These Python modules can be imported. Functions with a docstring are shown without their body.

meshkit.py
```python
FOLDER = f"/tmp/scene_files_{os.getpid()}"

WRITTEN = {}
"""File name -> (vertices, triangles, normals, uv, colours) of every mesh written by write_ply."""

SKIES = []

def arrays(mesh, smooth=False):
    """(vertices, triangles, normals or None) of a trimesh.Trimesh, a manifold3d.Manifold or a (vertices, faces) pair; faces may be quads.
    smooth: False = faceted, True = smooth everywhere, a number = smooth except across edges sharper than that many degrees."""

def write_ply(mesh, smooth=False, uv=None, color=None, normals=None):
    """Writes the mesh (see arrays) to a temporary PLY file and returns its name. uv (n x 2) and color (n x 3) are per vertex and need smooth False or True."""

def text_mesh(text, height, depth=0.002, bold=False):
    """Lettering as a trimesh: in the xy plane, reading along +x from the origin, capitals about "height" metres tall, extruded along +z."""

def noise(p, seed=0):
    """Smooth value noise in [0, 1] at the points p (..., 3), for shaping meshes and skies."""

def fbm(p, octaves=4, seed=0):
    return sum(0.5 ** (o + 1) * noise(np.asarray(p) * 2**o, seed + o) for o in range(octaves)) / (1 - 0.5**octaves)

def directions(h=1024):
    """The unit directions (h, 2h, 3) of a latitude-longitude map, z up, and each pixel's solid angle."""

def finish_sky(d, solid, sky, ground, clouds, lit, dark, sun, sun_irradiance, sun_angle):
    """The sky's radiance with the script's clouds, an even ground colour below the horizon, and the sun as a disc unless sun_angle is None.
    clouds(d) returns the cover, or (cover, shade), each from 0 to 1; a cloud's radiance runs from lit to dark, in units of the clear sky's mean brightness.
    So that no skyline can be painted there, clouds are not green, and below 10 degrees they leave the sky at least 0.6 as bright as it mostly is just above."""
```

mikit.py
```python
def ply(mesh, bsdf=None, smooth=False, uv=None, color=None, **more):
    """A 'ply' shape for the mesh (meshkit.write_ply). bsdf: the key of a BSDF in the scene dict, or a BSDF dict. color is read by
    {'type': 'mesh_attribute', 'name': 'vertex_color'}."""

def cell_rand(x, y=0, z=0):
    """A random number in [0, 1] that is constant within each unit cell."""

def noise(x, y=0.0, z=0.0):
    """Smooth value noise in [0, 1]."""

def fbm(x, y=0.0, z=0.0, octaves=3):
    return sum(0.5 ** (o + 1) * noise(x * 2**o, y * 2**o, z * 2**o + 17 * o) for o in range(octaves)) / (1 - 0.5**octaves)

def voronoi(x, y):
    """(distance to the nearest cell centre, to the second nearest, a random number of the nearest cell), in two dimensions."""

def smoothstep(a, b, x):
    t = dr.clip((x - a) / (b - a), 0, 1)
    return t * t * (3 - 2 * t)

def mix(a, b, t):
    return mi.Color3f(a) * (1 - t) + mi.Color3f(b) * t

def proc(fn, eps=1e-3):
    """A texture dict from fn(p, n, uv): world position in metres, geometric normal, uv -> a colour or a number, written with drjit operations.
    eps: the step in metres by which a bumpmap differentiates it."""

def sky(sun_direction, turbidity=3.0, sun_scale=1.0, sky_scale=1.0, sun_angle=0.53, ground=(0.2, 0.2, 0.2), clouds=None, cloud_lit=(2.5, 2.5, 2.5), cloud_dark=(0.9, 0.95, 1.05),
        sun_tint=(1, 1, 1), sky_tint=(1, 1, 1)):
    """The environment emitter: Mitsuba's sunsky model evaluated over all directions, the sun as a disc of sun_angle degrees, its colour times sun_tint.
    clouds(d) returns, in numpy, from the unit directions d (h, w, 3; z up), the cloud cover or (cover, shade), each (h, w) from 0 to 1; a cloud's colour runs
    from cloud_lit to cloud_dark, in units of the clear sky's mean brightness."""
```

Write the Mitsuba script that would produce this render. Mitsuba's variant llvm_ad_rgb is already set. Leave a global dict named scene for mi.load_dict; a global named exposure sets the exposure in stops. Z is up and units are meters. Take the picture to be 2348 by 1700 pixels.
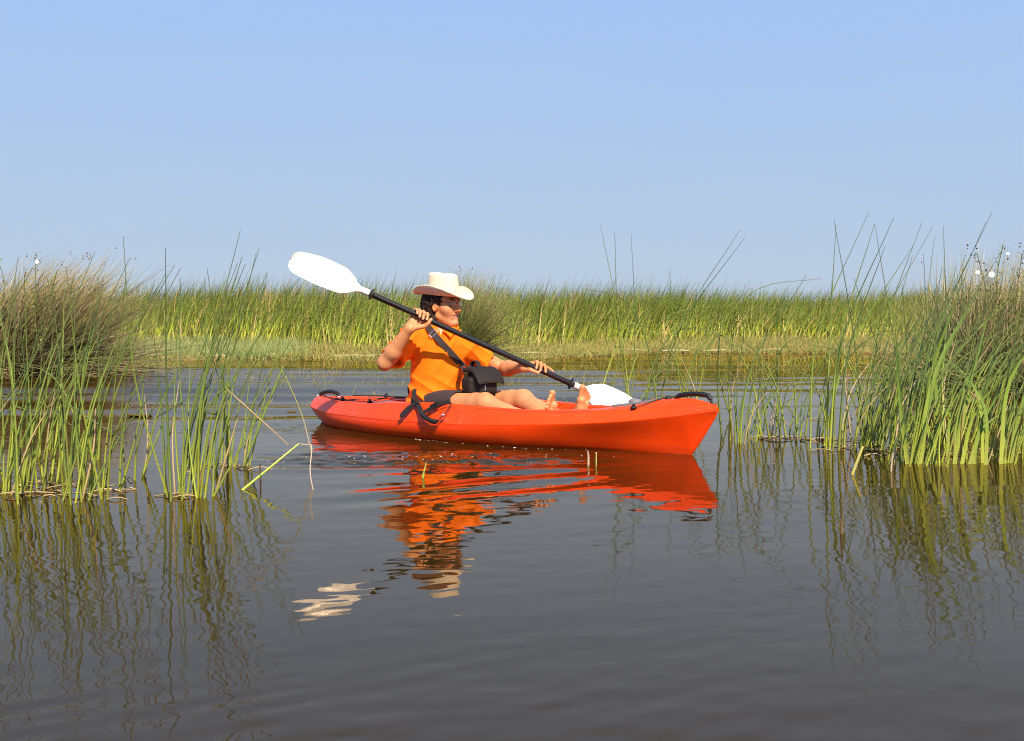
import math
import numpy as np
import trimesh
import mitsuba as mi
import drjit as dr
import mikit
import meshkit
from mikit import proc, noise, fbm, mix, smoothstep
from scipy.spatial import cKDTree

T = mi.ScalarTransform4f
scene, labels = {}, {}

# ------------------------------------------------------------------ camera, sky, exposure
EYE = 0.74                                     # the lens is held just above the water
PITCH = math.radians(2.892)
scene['camera'] = {'type': 'perspective', 'fov': 44.78, 'fov_axis': 'x', 'near_clip': 0.05, 'far_clip': 20000.0,
                   'to_world': T().look_at(origin=[0, 0, EYE], target=[0, math.cos(PITCH), EYE - math.sin(PITCH)], up=[0, 0, 1])}
SUN = (0.22, -0.69, 0.69)
def veil(d):
    """Thin summer haze over the whole sky: whitish low down, bluer higher up, thinner overhead."""
    el = np.degrees(np.arcsin(np.clip(d[..., 2], -1, 1)))
    t = np.clip((el - 1) / 17, 0, 1)
    u = np.clip((el - 14) / 20, 0, 1)
    n = meshkit.fbm(d * np.array([5.0, 5.0, 22.0]), 4, 3) - 0.5
    return 0.92 - 0.64 * u * u * (3 - 2 * u) + 0.05 * n, np.clip(t + 0.12 * n + 0.16 * (meshkit.noise(d * 330.0, 8) - 0.5), 0, 1)
scene['sky'] = mikit.sky(SUN, turbidity=3.0, clouds=veil, cloud_lit=(0.995, 1.21, 1.49), cloud_dark=(0.71, 1.15, 2.0))
exposure = 2.4

# ------------------------------------------------------------------ helpers
def V(*a):
    return np.array(a, float)

def norm(v):
    v = np.asarray(v, float)
    return v / np.linalg.norm(v)

def tag(key, label=None, cat=None, group=None, kind=None):
    d = labels.setdefault(key, {})
    for k, x in (('label', label), ('category', cat), ('group', group), ('kind', kind)):
        if x:
            d[k] = x

def numbered(name):
    if name not in scene and not any(k.startswith(name + '__') for k in scene):
        return name
    i = 1
    while f'{name}_{i:03d}' in scene or any(k.startswith(f'{name}_{i:03d}__') for k in scene):
        i += 1
    return f'{name}_{i:03d}'

COUNT = {}
def part_key(parent, name):
    base = f'{parent}__{name}'
    n = COUNT.get(base, 0)
    COUNT[base] = n + 1
    return base if n == 0 else f'{base}_{n:03d}'

def put(key, mesh, bsdf, smooth=40, color=None):
    scene[key] = mikit.ply(mesh, bsdf, smooth=smooth, color=color)
    return key

def part(parent, name, mesh, bsdf, smooth=40, color=None, label=None, kind=None):
    k = part_key(parent, name)
    put(k, mesh, bsdf, smooth, color)
    if label or kind:
        tag(k, label, kind=kind)
    return k

def curve(points, n):
    """Catmull-Rom curve through the points."""
    p = np.asarray(points, float)
    if len(p) == 2:
        t = np.linspace(0, 1, n)[:, None]
        return p[0] * (1 - t) + p[1] * t
    q = np.vstack([2 * p[0] - p[1], p, 2 * p[-1] - p[-2]])
    s = np.linspace(0, len(p) - 1 - 1e-9, n)
    i = np.floor(s).astype(int)
    t = (s - i)[:, None]
    a, b, c, d = q[i], q[i + 1], q[i + 2], q[i + 3]
    return 0.5 * (2 * b + (c - a) * t + (2 * a - 5 * b + 4 * c - d) * t**2 + (3 * b - a - 3 * c + d) * t**3)

def frames(p):
    t = np.gradient(p, axis=0)
    t /= np.linalg.norm(t, axis=1, keepdims=True) + 1e-12
    ref = V(0, 0, 1) if abs(t[:, 2]).mean() < 0.8 else V(1, 0, 0)
    a = np.cross(t, ref)
    a /= np.linalg.norm(a, axis=1, keepdims=True) + 1e-12
    return t, a, np.cross(t, a)

def tube(points, radii, sides=8, caps=True, flat=1.0):
    """Tube along a polyline; flat squashes it across."""
    p = np.asarray(points, float)
    n = len(p)
    r = np.broadcast_to(np.asarray(radii, float), (n,))
    t, a, b = frames(p)
    ang = np.arange(sides) * 2 * np.pi / sides
    v = p[:, None] + r[:, None, None] * (np.cos(ang)[None, :, None] * a[:, None] + flat * np.sin(ang)[None, :, None] * b[:, None])
    i, j = np.meshgrid(np.arange(n - 1), np.arange(sides), indexing='ij')
    j2 = (j + 1) % sides
    q = np.stack([i * sides + j, i * sides + j2, (i + 1) * sides + j2, (i + 1) * sides + j], -1).reshape(-1, 4)
    f = np.vstack([q[:, [0, 1, 2]], q[:, [0, 2, 3]]])
    v = v.reshape(-1, 3)
    if caps:
        v = np.vstack([v, p[0], p[-1]])
        j = np.arange(sides)
        f = np.vstack([f, np.stack([(j + 1) % sides, j, j * 0 + n * sides], 1),
                       np.stack([(n - 1) * sides + j, (n - 1) * sides + (j + 1) % sides, j * 0 + n * sides + 1], 1)])
    return trimesh.Trimesh(v, f, process=False)

def ribbon(points, widths, across, thick):
    """A strap: a closed band of the given width along `across`."""
    p = np.asarray(points, float)
    n = len(p)
    ac = np.broadcast_to(np.asarray(across, float), (n, 3))
    t = np.gradient(p, axis=0)
    t /= np.linalg.norm(t, axis=1, keepdims=True)
    ac = ac - t * (ac * t).sum(1, keepdims=True)
    ac /= np.linalg.norm(ac, axis=1, keepdims=True)
    up = np.cross(t, ac)
    w = np.broadcast_to(np.asarray(widths, float), (n,))[:, None] / 2
    ring = np.stack([p - ac * w - up * thick / 2, p + ac * w - up * thick / 2, p + ac * w + up * thick / 2, p - ac * w + up * thick / 2], 1)
    v = ring.reshape(-1, 3)
    i, j = np.meshgrid(np.arange(n - 1), np.arange(4), indexing='ij')
    j2 = (j + 1) % 4
    q = np.stack([i * 4 + j, i * 4 + j2, (i + 1) * 4 + j2, (i + 1) * 4 + j], -1).reshape(-1, 4)
    f = np.vstack([q[:, [0, 1, 2]], q[:, [0, 2, 3]], [[0, 2, 1], [0, 3, 2]], [[4 * n - 4, 4 * n - 3, 4 * n - 2], [4 * n - 4, 4 * n - 2, 4 * n - 1]]])
    m = trimesh.Trimesh(v, f, process=False)
    m.fix_normals()
    return m

def join(ms):
    vs, fs, at = [], [], 0
    for m in ms:
        vs.append(np.asarray(m.vertices)); fs.append(np.asarray(m.faces) + at); at += len(m.vertices)
    return trimesh.Trimesh(np.vstack(vs), np.vstack(fs), process=False)

def sphere(c, r, sub=2, scale=(1, 1, 1)):
    m = trimesh.creation.icosphere(sub, 1.0)
    m.vertices = m.vertices * np.array(scale) * r + np.array(c)
    return m

def fb(p, octaves=3, seed=0):
    return meshkit.fbm(np.asarray(p, float), octaves, seed) - 0.5

# ---- signed distance sculpting: smooth unions on a grid, turned into one surface
class Clay:
    def __init__(self, lo, hi, h):
        self.lo, self.h = np.array(lo, float), h
        self.n = np.ceil((np.array(hi) - self.lo) / h).astype(int) + 1
        self.F = np.full(self.n, 0.06, np.float32)

    def box(self, lo, hi, m):
        a = np.clip(np.floor((np.asarray(lo) - m - self.lo) / self.h).astype(int), 0, self.n - 1)
        b = np.clip(np.ceil((np.asarray(hi) + m - self.lo) / self.h).astype(int) + 1, 1, self.n)
        sl = tuple(slice(x, y) for x, y in zip(a, b))
        g = [(self.lo[k] + self.h * np.arange(a[k], b[k])).astype(np.float32) for k in range(3)]
        return sl, g[0][:, None, None], g[1][None, :, None], g[2][None, None, :]

    def mixin(self, sl, d, k, cut=False):
        A = self.F[sl]
        if cut:
            d = -d
            hh = np.maximum(k - np.abs(A - d), 0) / k
            self.F[sl] = np.maximum(A, d) + hh * hh * k / 4
        else:
            hh = np.maximum(k - np.abs(A - d), 0) / k
            self.F[sl] = np.minimum(A, d) - hh * hh * k / 4

    def cone(self, a, b, r1, r2, k=0.02, cut=False):
        a, b = np.asarray(a, float), np.asarray(b, float)
        r = max(r1, r2)
        sl, X, Y, Z = self.box(np.minimum(a, b) - r, np.maximum(a, b) + r, 0.03 + k)
        ba = b - a
        L = float(ba @ ba) + 1e-12
        px, py, pz = X - np.float32(a[0]), Y - np.float32(a[1]), Z - np.float32(a[2])
        t = np.clip((px * ba[0] + py * ba[1] + pz * ba[2]) / L, 0, 1).astype(np.float32)
        d = np.sqrt((px - t * ba[0])**2 + (py - t * ba[1])**2 + (pz - t * ba[2])**2) - (r1 + (r2 - r1) * t)
        self.mixin(sl, d.astype(np.float32), k, cut)

    def ball(self, c, r, k=0.02, cut=False):
        self.cone(c, np.asarray(c) + 1e-5, r, r, k, cut)

    def egg(self, c, radii, axes=None, k=0.03, cut=False):
        c, radii = np.asarray(c, float), np.asarray(radii, float)
        M = np.eye(3) if axes is None else np.array(axes, float)
        ext = np.abs(M.T @ np.diag(radii)).sum(1)
        sl, X, Y, Z = self.box(c - ext, c + ext, 0.03 + k)
        px, py, pz = X - np.float32(c[0]), Y - np.float32(c[1]), Z - np.float32(c[2])
        q = [(px * M[i, 0] + py * M[i, 1] + pz * M[i, 2]) for i in range(3)]
        k0 = np.sqrt(sum((q[i] / radii[i])**2 for i in range(3)))
        k1 = np.sqrt(sum((q[i] / radii[i]**2)**2 for i in range(3))) + 1e-9
        self.mixin(sl, (k0 * (k0 - 1) / k1).astype(np.float32), k, cut)

    def plane_cut(self, c, n, lo, hi):
        """Removes what lies beyond the plane (point c, normal n) inside the box lo..hi."""
        sl, X, Y, Z = self.box(lo, hi, 0)
        n = norm(n)
        d = (X - c[0]) * n[0] + (Y - c[1]) * n[1] + (Z - c[2]) * n[2]
        self.F[sl] = np.maximum(self.F[sl], d.astype(np.float32))

    def mesh(self):
        F = self.F
        s = F < 0
        act = np.zeros(self.n - 1, bool)
        corners = [(i, j, k) for i in (0, 1) for j in (0, 1) for k in (0, 1)]
        def sub(A, c):
            return A[c[0]:A.shape[0] - 1 + c[0], c[1]:A.shape[1] - 1 + c[1], c[2]:A.shape[2] - 1 + c[2]]
        al, an = np.ones(self.n - 1, bool), np.zeros(self.n - 1, bool)
        for c in corners:
            x = sub(s, c); al &= x; an |= x
        act = an & ~al
        idx = np.argwhere(act)
        ids = np.full(self.n - 1, -1, np.int32)
        ids[act] = np.arange(len(idx))
        val = {c: sub(F, c)[act] for c in corners}
        acc, cnt = np.zeros((len(idx), 3)), np.zeros(len(idx))
        for c in corners:
            for ax in range(3):
                if c[ax] == 0:
                    e = list(c); e[ax] = 1; e = tuple(e)
                    a, b = val[c], val[e]
                    m = (a < 0) != (b < 0)
                    t = a[m] / (a[m] - b[m])
                    pt = np.tile(np.array(c, float), (m.sum(), 1)); pt[:, ax] = t
                    acc[m] += pt; cnt[m] += 1
        v = (idx + acc / cnt[:, None]) * self.h + self.lo
        faces = []
        for ax in range(3):
            o = [(1, 2), (2, 0), (0, 1)][ax]
            a = [slice(None)] * 3; b = [slice(None)] * 3
            a[ax] = slice(0, -1); b[ax] = slice(1, None)
            s0, s1 = s[tuple(a)], s[tuple(b)]
            ch = np.argwhere(s0 != s1)
            keep = (ch[:, o[0]] > 0) & (ch[:, o[1]] > 0) & (ch[:, o[0]] < self.n[o[0]] - 1) & (ch[:, o[1]] < self.n[o[1]] - 1)
            ch = ch[keep]
            fl = s0[tuple(ch.T)]
            def at(d0, d1):
                q = ch.copy(); q[:, o[0]] -= d0; q[:, o[1]] -= d1
                return ids[tuple(q.T)]
            q = np.stack([at(1, 1), at(0, 1), at(0, 0), at(1, 0)], 1)
            q[~fl] = q[~fl][:, ::-1]
            faces.append(q)
        q = np.vstack(faces)
        q = q[(q >= 0).all(1)]
        f = np.vstack([q[:, [0, 1, 2]], q[:, [0, 2, 3]]])
        m = trimesh.Trimesh(v, f, process=False)
        return m

def soften(m, n=4, lam=0.5, mu=-0.52):
    from scipy.sparse import coo_matrix
    e = m.edges_unique
    A = coo_matrix((np.ones(2 * len(e)), (np.r_[e[:, 0], e[:, 1]], np.r_[e[:, 1], e[:, 0]])), shape=(len(m.vertices),) * 2).tocsr()
    deg = np.maximum(np.asarray(A.sum(1)), 1e-9)
    v = np.array(m.vertices)
    for k in range(2 * n):
        v = v + (lam if k % 2 == 0 else mu) * np.where(deg > 0.5, A @ v / deg - v, 0)
    m.vertices = v
    return m

def vnormals(m):
    return meshkit.arrays(m, True)[2]

# ------------------------------------------------------------------ materials
def rgb(*c):
    return {'type': 'rgb', 'value': [float(x) for x in c]}

VC = {'type': 'mesh_attribute', 'name': 'vertex_color'}
scene['plant_skin'] = {'type': 'twosided', 'b': {'type': 'principled', 'base_color': VC, 'roughness': 0.45, 'specular': 0.35}}
scene['far_leaf'] = {'type': 'twosided', 'b': {'type': 'diffuse', 'reflectance': VC}}
scene['skin'] = {'type': 'principled', 'base_color': VC, 'roughness': 0.48, 'specular': 0.4}

def hull_color(p, n, uv):
    m = fbm(p.x * 9, p.y * 9, p.z * 14, 3)
    return mix(mix((0.83, 0.046, 0.002), (0.89, 0.068, 0.005), m), (0.82, 0.20, 0.12), 0.35 * smoothstep(0.80, 0.90, noise((p.x * 0.757 - p.y * 0.653) * 22, p.z * 420, 3.0)) * smoothstep(0.45, 0.7, noise(p.x * 6, p.y * 6, p.z * 9)))
_hull = hull_color
def hull_color(p, n, uv):
    wet = smoothstep(0.055, 0.018, p.z + 0.03 * (fbm(p.x * 8, p.y * 8, p.z * 3, 3) - 0.5))
    return _hull(p, n, uv) * (1 - 0.22 * wet)
scene['hull_plastic'] = {'type': 'principled', 'base_color': proc(hull_color), 'roughness': 0.32, 'specular': 0.38}
scene['black_rubber'] = {'type': 'principled', 'base_color': rgb(0.012, 0.012, 0.013), 'roughness': 0.5, 'specular': 0.4}
scene['black_shaft'] = {'type': 'principled', 'base_color': rgb(0.010, 0.010, 0.011), 'roughness': 0.34, 'specular': 0.5}
scene['black_webbing'] = {'type': 'principled', 'base_color': rgb(0.022, 0.018, 0.020), 'roughness': 0.75, 'specular': 0.25}
scene['dark_strap'] = {'type': 'principled', 'base_color': rgb(0.045, 0.034, 0.036), 'roughness': 0.8, 'specular': 0.2}
scene['white_plastic'] = {'type': 'twosided', 'b': {'type': 'principled', 'base_color': rgb(0.80, 0.80, 0.81), 'roughness': 0.3, 'specular': 0.5}}
scene['steel'] = {'type': 'roughconductor', 'material': 'Al', 'alpha': 0.18}
scene['grey_plastic'] = {'type': 'principled', 'base_color': rgb(0.16, 0.165, 0.17), 'roughness': 0.5}

def shirt_color(p, n, uv):
    w = noise(p.x * 420, p.y * 420, p.z * 420)
    m = fbm(p.x * 11, p.y * 11, p.z * 11, 3)
    return mix((0.88, 0.148, 0.003), (0.92, 0.19, 0.005), m * 0.6 + w * 0.4)
scene['orange_cotton'] = {'type': 'principled', 'base_color': proc(shirt_color), 'roughness': 0.85, 'specular': 0.2, 'sheen': 0.3}
def hat_color(p, n, uv):
    w = noise(p.x * 330, p.y * 330, p.z * 330)
    m = fbm(p.x * 20, p.y * 20, p.z * 20, 3)
    return mix((0.62, 0.535, 0.41), (0.75, 0.665, 0.53), w * 0.5 + m * 0.5)
scene['straw_felt'] = {'type': 'twosided', 'b': {'type': 'principled', 'base_color': proc(hat_color), 'roughness': 0.9, 'specular': 0.15}}
scene['charcoal_cloth'] = {'type': 'principled', 'base_color': rgb(0.045, 0.035, 0.042), 'roughness': 0.85, 'specular': 0.2}
scene['hair_dark'] = {'type': 'principled', 'base_color': rgb(0.022, 0.012, 0.008), 'roughness': 0.7, 'specular': 0.25}
def bag_color(p, n, uv):
    w = noise(p.x * 500, p.y * 500, p.z * 500)
    return mix((0.010, 0.008, 0.009), (0.022, 0.018, 0.019), w)
scene['bag_nylon'] = {'type': 'principled', 'base_color': proc(bag_color), 'roughness': 0.7, 'specular': 0.3}
scene['dark_metal'] = {'type': 'principled', 'base_color': rgb(0.03, 0.03, 0.035), 'roughness': 0.3, 'metallic': 0.6}
scene['lens_glass'] = {'type': 'thindielectric', 'int_ior': 1.5}
scene['eye_white'] = {'type': 'principled', 'base_color': rgb(0.5, 0.45, 0.4), 'roughness': 0.25}
scene['white_petal'] = {'type': 'twosided', 'b': {'type': 'diffuse', 'reflectance': rgb(0.85, 0.85, 0.86)}}
scene['foam_white'] = {'type': 'diffuse', 'reflectance': rgb(0.75, 0.75, 0.76)}
scene['button_shell'] = {'type': 'principled', 'base_color': rgb(0.85, 0.45, 0.16), 'roughness': 0.3}
scene['murky_water'] = {'type': 'plastic', 'int_ior': 1.33, 'diffuse_reflectance': rgb(0.0260, 0.0160, 0.003), 'specular_reflectance': rgb(0.98, 0.82, 0.66)}

def shore_color(p, n, uv):
    m = fbm(p.x * 1.3, p.y * 1.3, 0, 4)
    g = fbm(p.x * 6, p.y * 6, 3, 3)
    mud = mix((0.085, 0.060, 0.034), (0.16, 0.12, 0.07), g)
    gold = mix((0.22, 0.17, 0.055), (0.18, 0.20, 0.06), m)
    return mix(mud, gold, smoothstep(0.02, 0.10, p.z + (m - 0.5) * 0.08))
scene['shore_soil'] = {'type': 'diffuse', 'reflectance': proc(shore_color)}
# ------------------------------------------------------------------ the ground, one sheet out to the horizon
def grow(lo, hi, step, far_lo, far_hi, q=1.18):
    """Even spacing between lo and hi, widening beyond."""
    mid = list(np.arange(lo, hi + 1e-9, step))
    a, s, x = [], step, lo
    while x > far_lo:
        s *= q; x -= s; a.append(x)
    b, s, x = [], step, mid[-1]
    while x < far_hi:
        s *= q; x += s; b.append(x)
    return np.array(a[::-1] + mid + b)

def sheet(xs, ys, fn):
    X, Y = np.meshgrid(xs, ys)
    Z = fn(X, Y)
    v = np.stack([X, Y, Z], -1).reshape(-1, 3)
    i, j = np.meshgrid(np.arange(len(ys) - 1), np.arange(len(xs) - 1), indexing='ij')
    a = i * len(xs) + j
    q = np.stack([a, a + 1, a + 1 + len(xs), a + len(xs)], -1).reshape(-1, 4)
    return trimesh.Trimesh(v, np.vstack([q[:, [0, 1, 2]], q[:, [0, 2, 3]]]), process=False)

def sstep(a, b, x):
    t = np.clip((x - a) / (b - a), 0, 1)
    return t * t * (3 - 2 * t)

def shore_y(x):
    """Where the far water ends."""
    p = np.stack([x * 0.35, x * 0, x * 0], -1)
    return 17.6 + 3.0 * sstep(-0.8, 3.0, x) + 1.5 * fb(p, 3, 5) + 0.5 * fb(p * 5, 2, 9)

def ground_z(x, y):
    s = y - shore_y(x)
    z = np.where(s < 0, np.maximum(s * 0.06, -0.6), 0.10 * sstep(0, 6, s) + 0.14 * sstep(6, 14, s) + 0.02 * np.clip(s / 5, 0, 1))
    p = np.stack([x * 0.8, y * 0.8, x * 0], -1)
    return z + 0.035 * fb(p, 3, 3) * np.clip(s / 2 + 1, 0, 1)

put('ground', sheet(grow(-24, 24, 0.25, -9000, 9000), grow(13, 50, 0.25, -9000, 9000), ground_z), 'shore_soil', True)
tag('ground', 'low muddy shore with golden and green ground behind the water', kind='structure')

# ------------------------------------------------------------------ the kayak's place: u to the bow, v to port (away from the lens)
KC = V(-0.154, 7.135, 0)
KF, KL = V(0.757, -0.653, 0), V(0.653, 0.757, 0)
def K(u, v, z):
    return KC + u * KF + v * KL + V(0, 0, z)

# ------------------------------------------------------------------ the water
wr = np.random.default_rng(11)
def wave_set(n, l0, l1, slope, mean, spread):
    out = []
    for _ in range(n):
        l = math.exp(wr.uniform(math.log(l0), math.log(l1)))
        a = wr.normal(mean, spread)
        k = 2 * math.pi / l
        out.append((k * -math.sin(a), k * math.cos(a), wr.uniform(0, 6.283), slope * math.sqrt(2.0 / n) / k))
    return out
FINE = wave_set(34, 0.042, 0.12, 0.0068, 0.05, 0.75)
RIPPLE = wave_set(44, 0.10, 0.30, 0.0064, 0.20, 0.62)
SWELL = wave_set(12, 0.5, 1.5, 0.0035, 0.15, 0.30)
FAR = wave_set(14, 0.6, 1.9, 0.020, -0.05, 0.16)
FORE = wave_set(26, 0.075, 0.15, 0.020, 0.60, 0.30)
CHOP = wave_set(40, 0.05, 0.16, 0.17, 0.0, 0.9)

def water_z(x, y):
    z = np.zeros_like(x)
    fade = sstep(60, 30, np.abs(x) * 2 + np.abs(y - 10)) * sstep(-1.0, 1.0, y)
    p = np.stack([x * 0.45, y * 0.45, x * 0], -1)
    gust = 0.55 + 0.9 * meshkit.fbm(p, 3, 21)
    gust2 = 0.3 + 1.4 * meshkit.fbm(p * 1.7 + 7, 3, 31)
    def add(ws, amp):
        nonlocal z
        s = 0
        for kx, ky, ph, A in ws:
            s = s + A * np.sin(kx * x + ky * y + ph)
        z = z + s * amp
    add(FINE, fade * gust2 * sstep(16, 9, y))
    add(RIPPLE, fade * gust * sstep(26, 12, y) * (1 + 1.2 * sstep(2.7, 2.1, y)))
    add(SWELL, fade)
    add(FORE, fade * (0.5 + gust2 * 0.5) * sstep(2.85, 2.1, y) * (0.55 + 0.45 * sstep(0.6, -0.4, x)))
    add(FAR, fade * gust2 * sstep(7.5, 10, y) * sstep(5.0, 0.5, x))
    # the wake: crests rolling off the hull and the paddle's last stroke
    def crest(c, x0, x1, lam, A, q=1.0):
        nonlocal z
        d = y - (c[0] + c[1] * x + c[2] * x * x)
        win = sstep(x0, x0 + 0.5, x) * sstep(x1, x1 - 0.4, x)
        z = z + A * win * np.cos(2 * np.pi * d / lam) * np.exp(-(d / (lam * q))**2)
    crest((6.02, 0.05, 0.03), -1.4, 0.6, 0.36, 0.007)
    crest((5.24, 0.62, 0.10), -0.9, 0.55, 0.42, 0.0045)
    crest((5.62, 0.30, 0.06), -0.9, 0.7, 0.30, 0.002)
    for c0, sl, A in ((9.1, 0.04, 0.014), (10.2, -0.03, 0.020), (11.5, 0.05, 0.022), (12.9, 0.0, 0.022), (14.3, -0.04, 0.018)):
        crest((c0, sl, 0.0), -7.0, 1.4, 1.0, A, 0.8)
    ch = np.exp(-(((x + 0.35) / 0.75)**2)**2) * np.exp(-(((y - 6.12 - 0.05 * x) / 0.28)**2)**2)
    ch = ch + 0.35 * np.exp(-(((x + 1.6) / 0.5)**2)**2) * np.exp(-(((y - 7.6) / 0.35)**2)**2)
    add(CHOP, ch * fade)
    return z

ys = np.concatenate([grow(1.6, 1.61, 0.014, -40, 1.6, 1.25)[:-3], np.arange(1.6, 6.6, 0.0115), np.arange(6.6, 9.0, 0.02), np.arange(9.0, 14.0, 0.05), np.arange(14.0, 24.0, 0.16), [25, 28, 34, 45, 70]])
ys = np.unique(ys)
xs = grow(-2.6, 2.6, 0.0165, -60, 60, 1.05)
put('water', sheet(xs, ys, water_z), 'murky_water', True)
tag('water', 'calm murky brown water rippled by wind with dark reflections', kind='structure')

# ------------------------------------------------------------------ plants
def lerp3(cs, t):
    cs = np.asarray(cs, float)
    s = np.clip(t, 0, 1) * (len(cs) - 1)
    i = np.minimum(s.astype(int), len(cs) - 2)
    w = (s - i)[:, None]
    return cs[i] * (1 - w) + cs[i + 1] * w

def blades(rng, n, place, length, width, lean, curl, cols, seg=4, round_=False, twist=0.6):
    """n blades in one mesh with vertex colours. place(rng, i) -> base; lean(rng, i) -> direction at the foot, bend; cols: lists foot to tip."""
    vs, fs, cs, at = [], [], [], 0
    t = np.linspace(0, 1, seg + 1)
    for i in range(n):
        b = place(rng, i)
        L = length(rng)
        d, bend = lean(rng, i)
        p = b + L * (t[:, None] * d + (t**2)[:, None] * bend)
        w = width(rng) * np.clip(1.02 - t**1.6, 0.05, 1)
        c = lerp3(cols[rng.integers(len(cols))], t) * rng.uniform(0.75, 1.25) 
        if round_:
            m = tube(p, w / 2, 3, caps=False)
            v, f = m.vertices, m.faces
            cc = np.repeat(c, 3, 0)
        else:
            a = rng.uniform(0, 2 * np.pi)
            ac = V(math.cos(a), math.sin(a), 0)
            v = np.stack([p - ac * w[:, None] / 2, p + ac * w[:, None] / 2], 1).reshape(-1, 3)
            k = np.arange(seg)[:, None] * 2
            f = np.vstack([k + [0, 1, 3], k + [0, 3, 2]])
            cc = np.repeat(c, 2, 0)
        vs.append(v); fs.append(f + at); cs.append(cc); at += len(v)
    return trimesh.Trimesh(np.vstack(vs), np.vstack(fs), process=False), np.clip(np.vstack(cs), 0, 1)

GREEN = [[(.30, .31, .06), (.24, .30, .05), (.10, .16, .03), (.075, .12, .03)],
         [(.36, .36, .07), (.28, .34, .05), (.12, .18, .03), (.085, .13, .032)],
         [(.26, .27, .06), (.18, .24, .045), (.09, .14, .03), (.065, .10, .026)],
         [(.28, .27, .06), (.20, .24, .045), (.11, .12, .035), (.13, .085, .035)],
         [(.42, .40, .08), (.36, .40, .055), (.19, .25, .04), (.09, .12, .03)]]
GREENS_DRY = GREEN + [[(.34, .27, .12), (.36, .27, .11), (.22, .145, .065)], [(.30, .25, .10), (.24, .23, .07), (.18, .13, .05)]]

def group(name, meshes):
    """A shapegroup for instances of far plants."""
    scene[name] = {'type': 'shapegroup', **{f'm{i}': mikit.ply(m, 'far_leaf', smooth=False, color=c) for i, (m, c) in enumerate(meshes)}}

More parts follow.
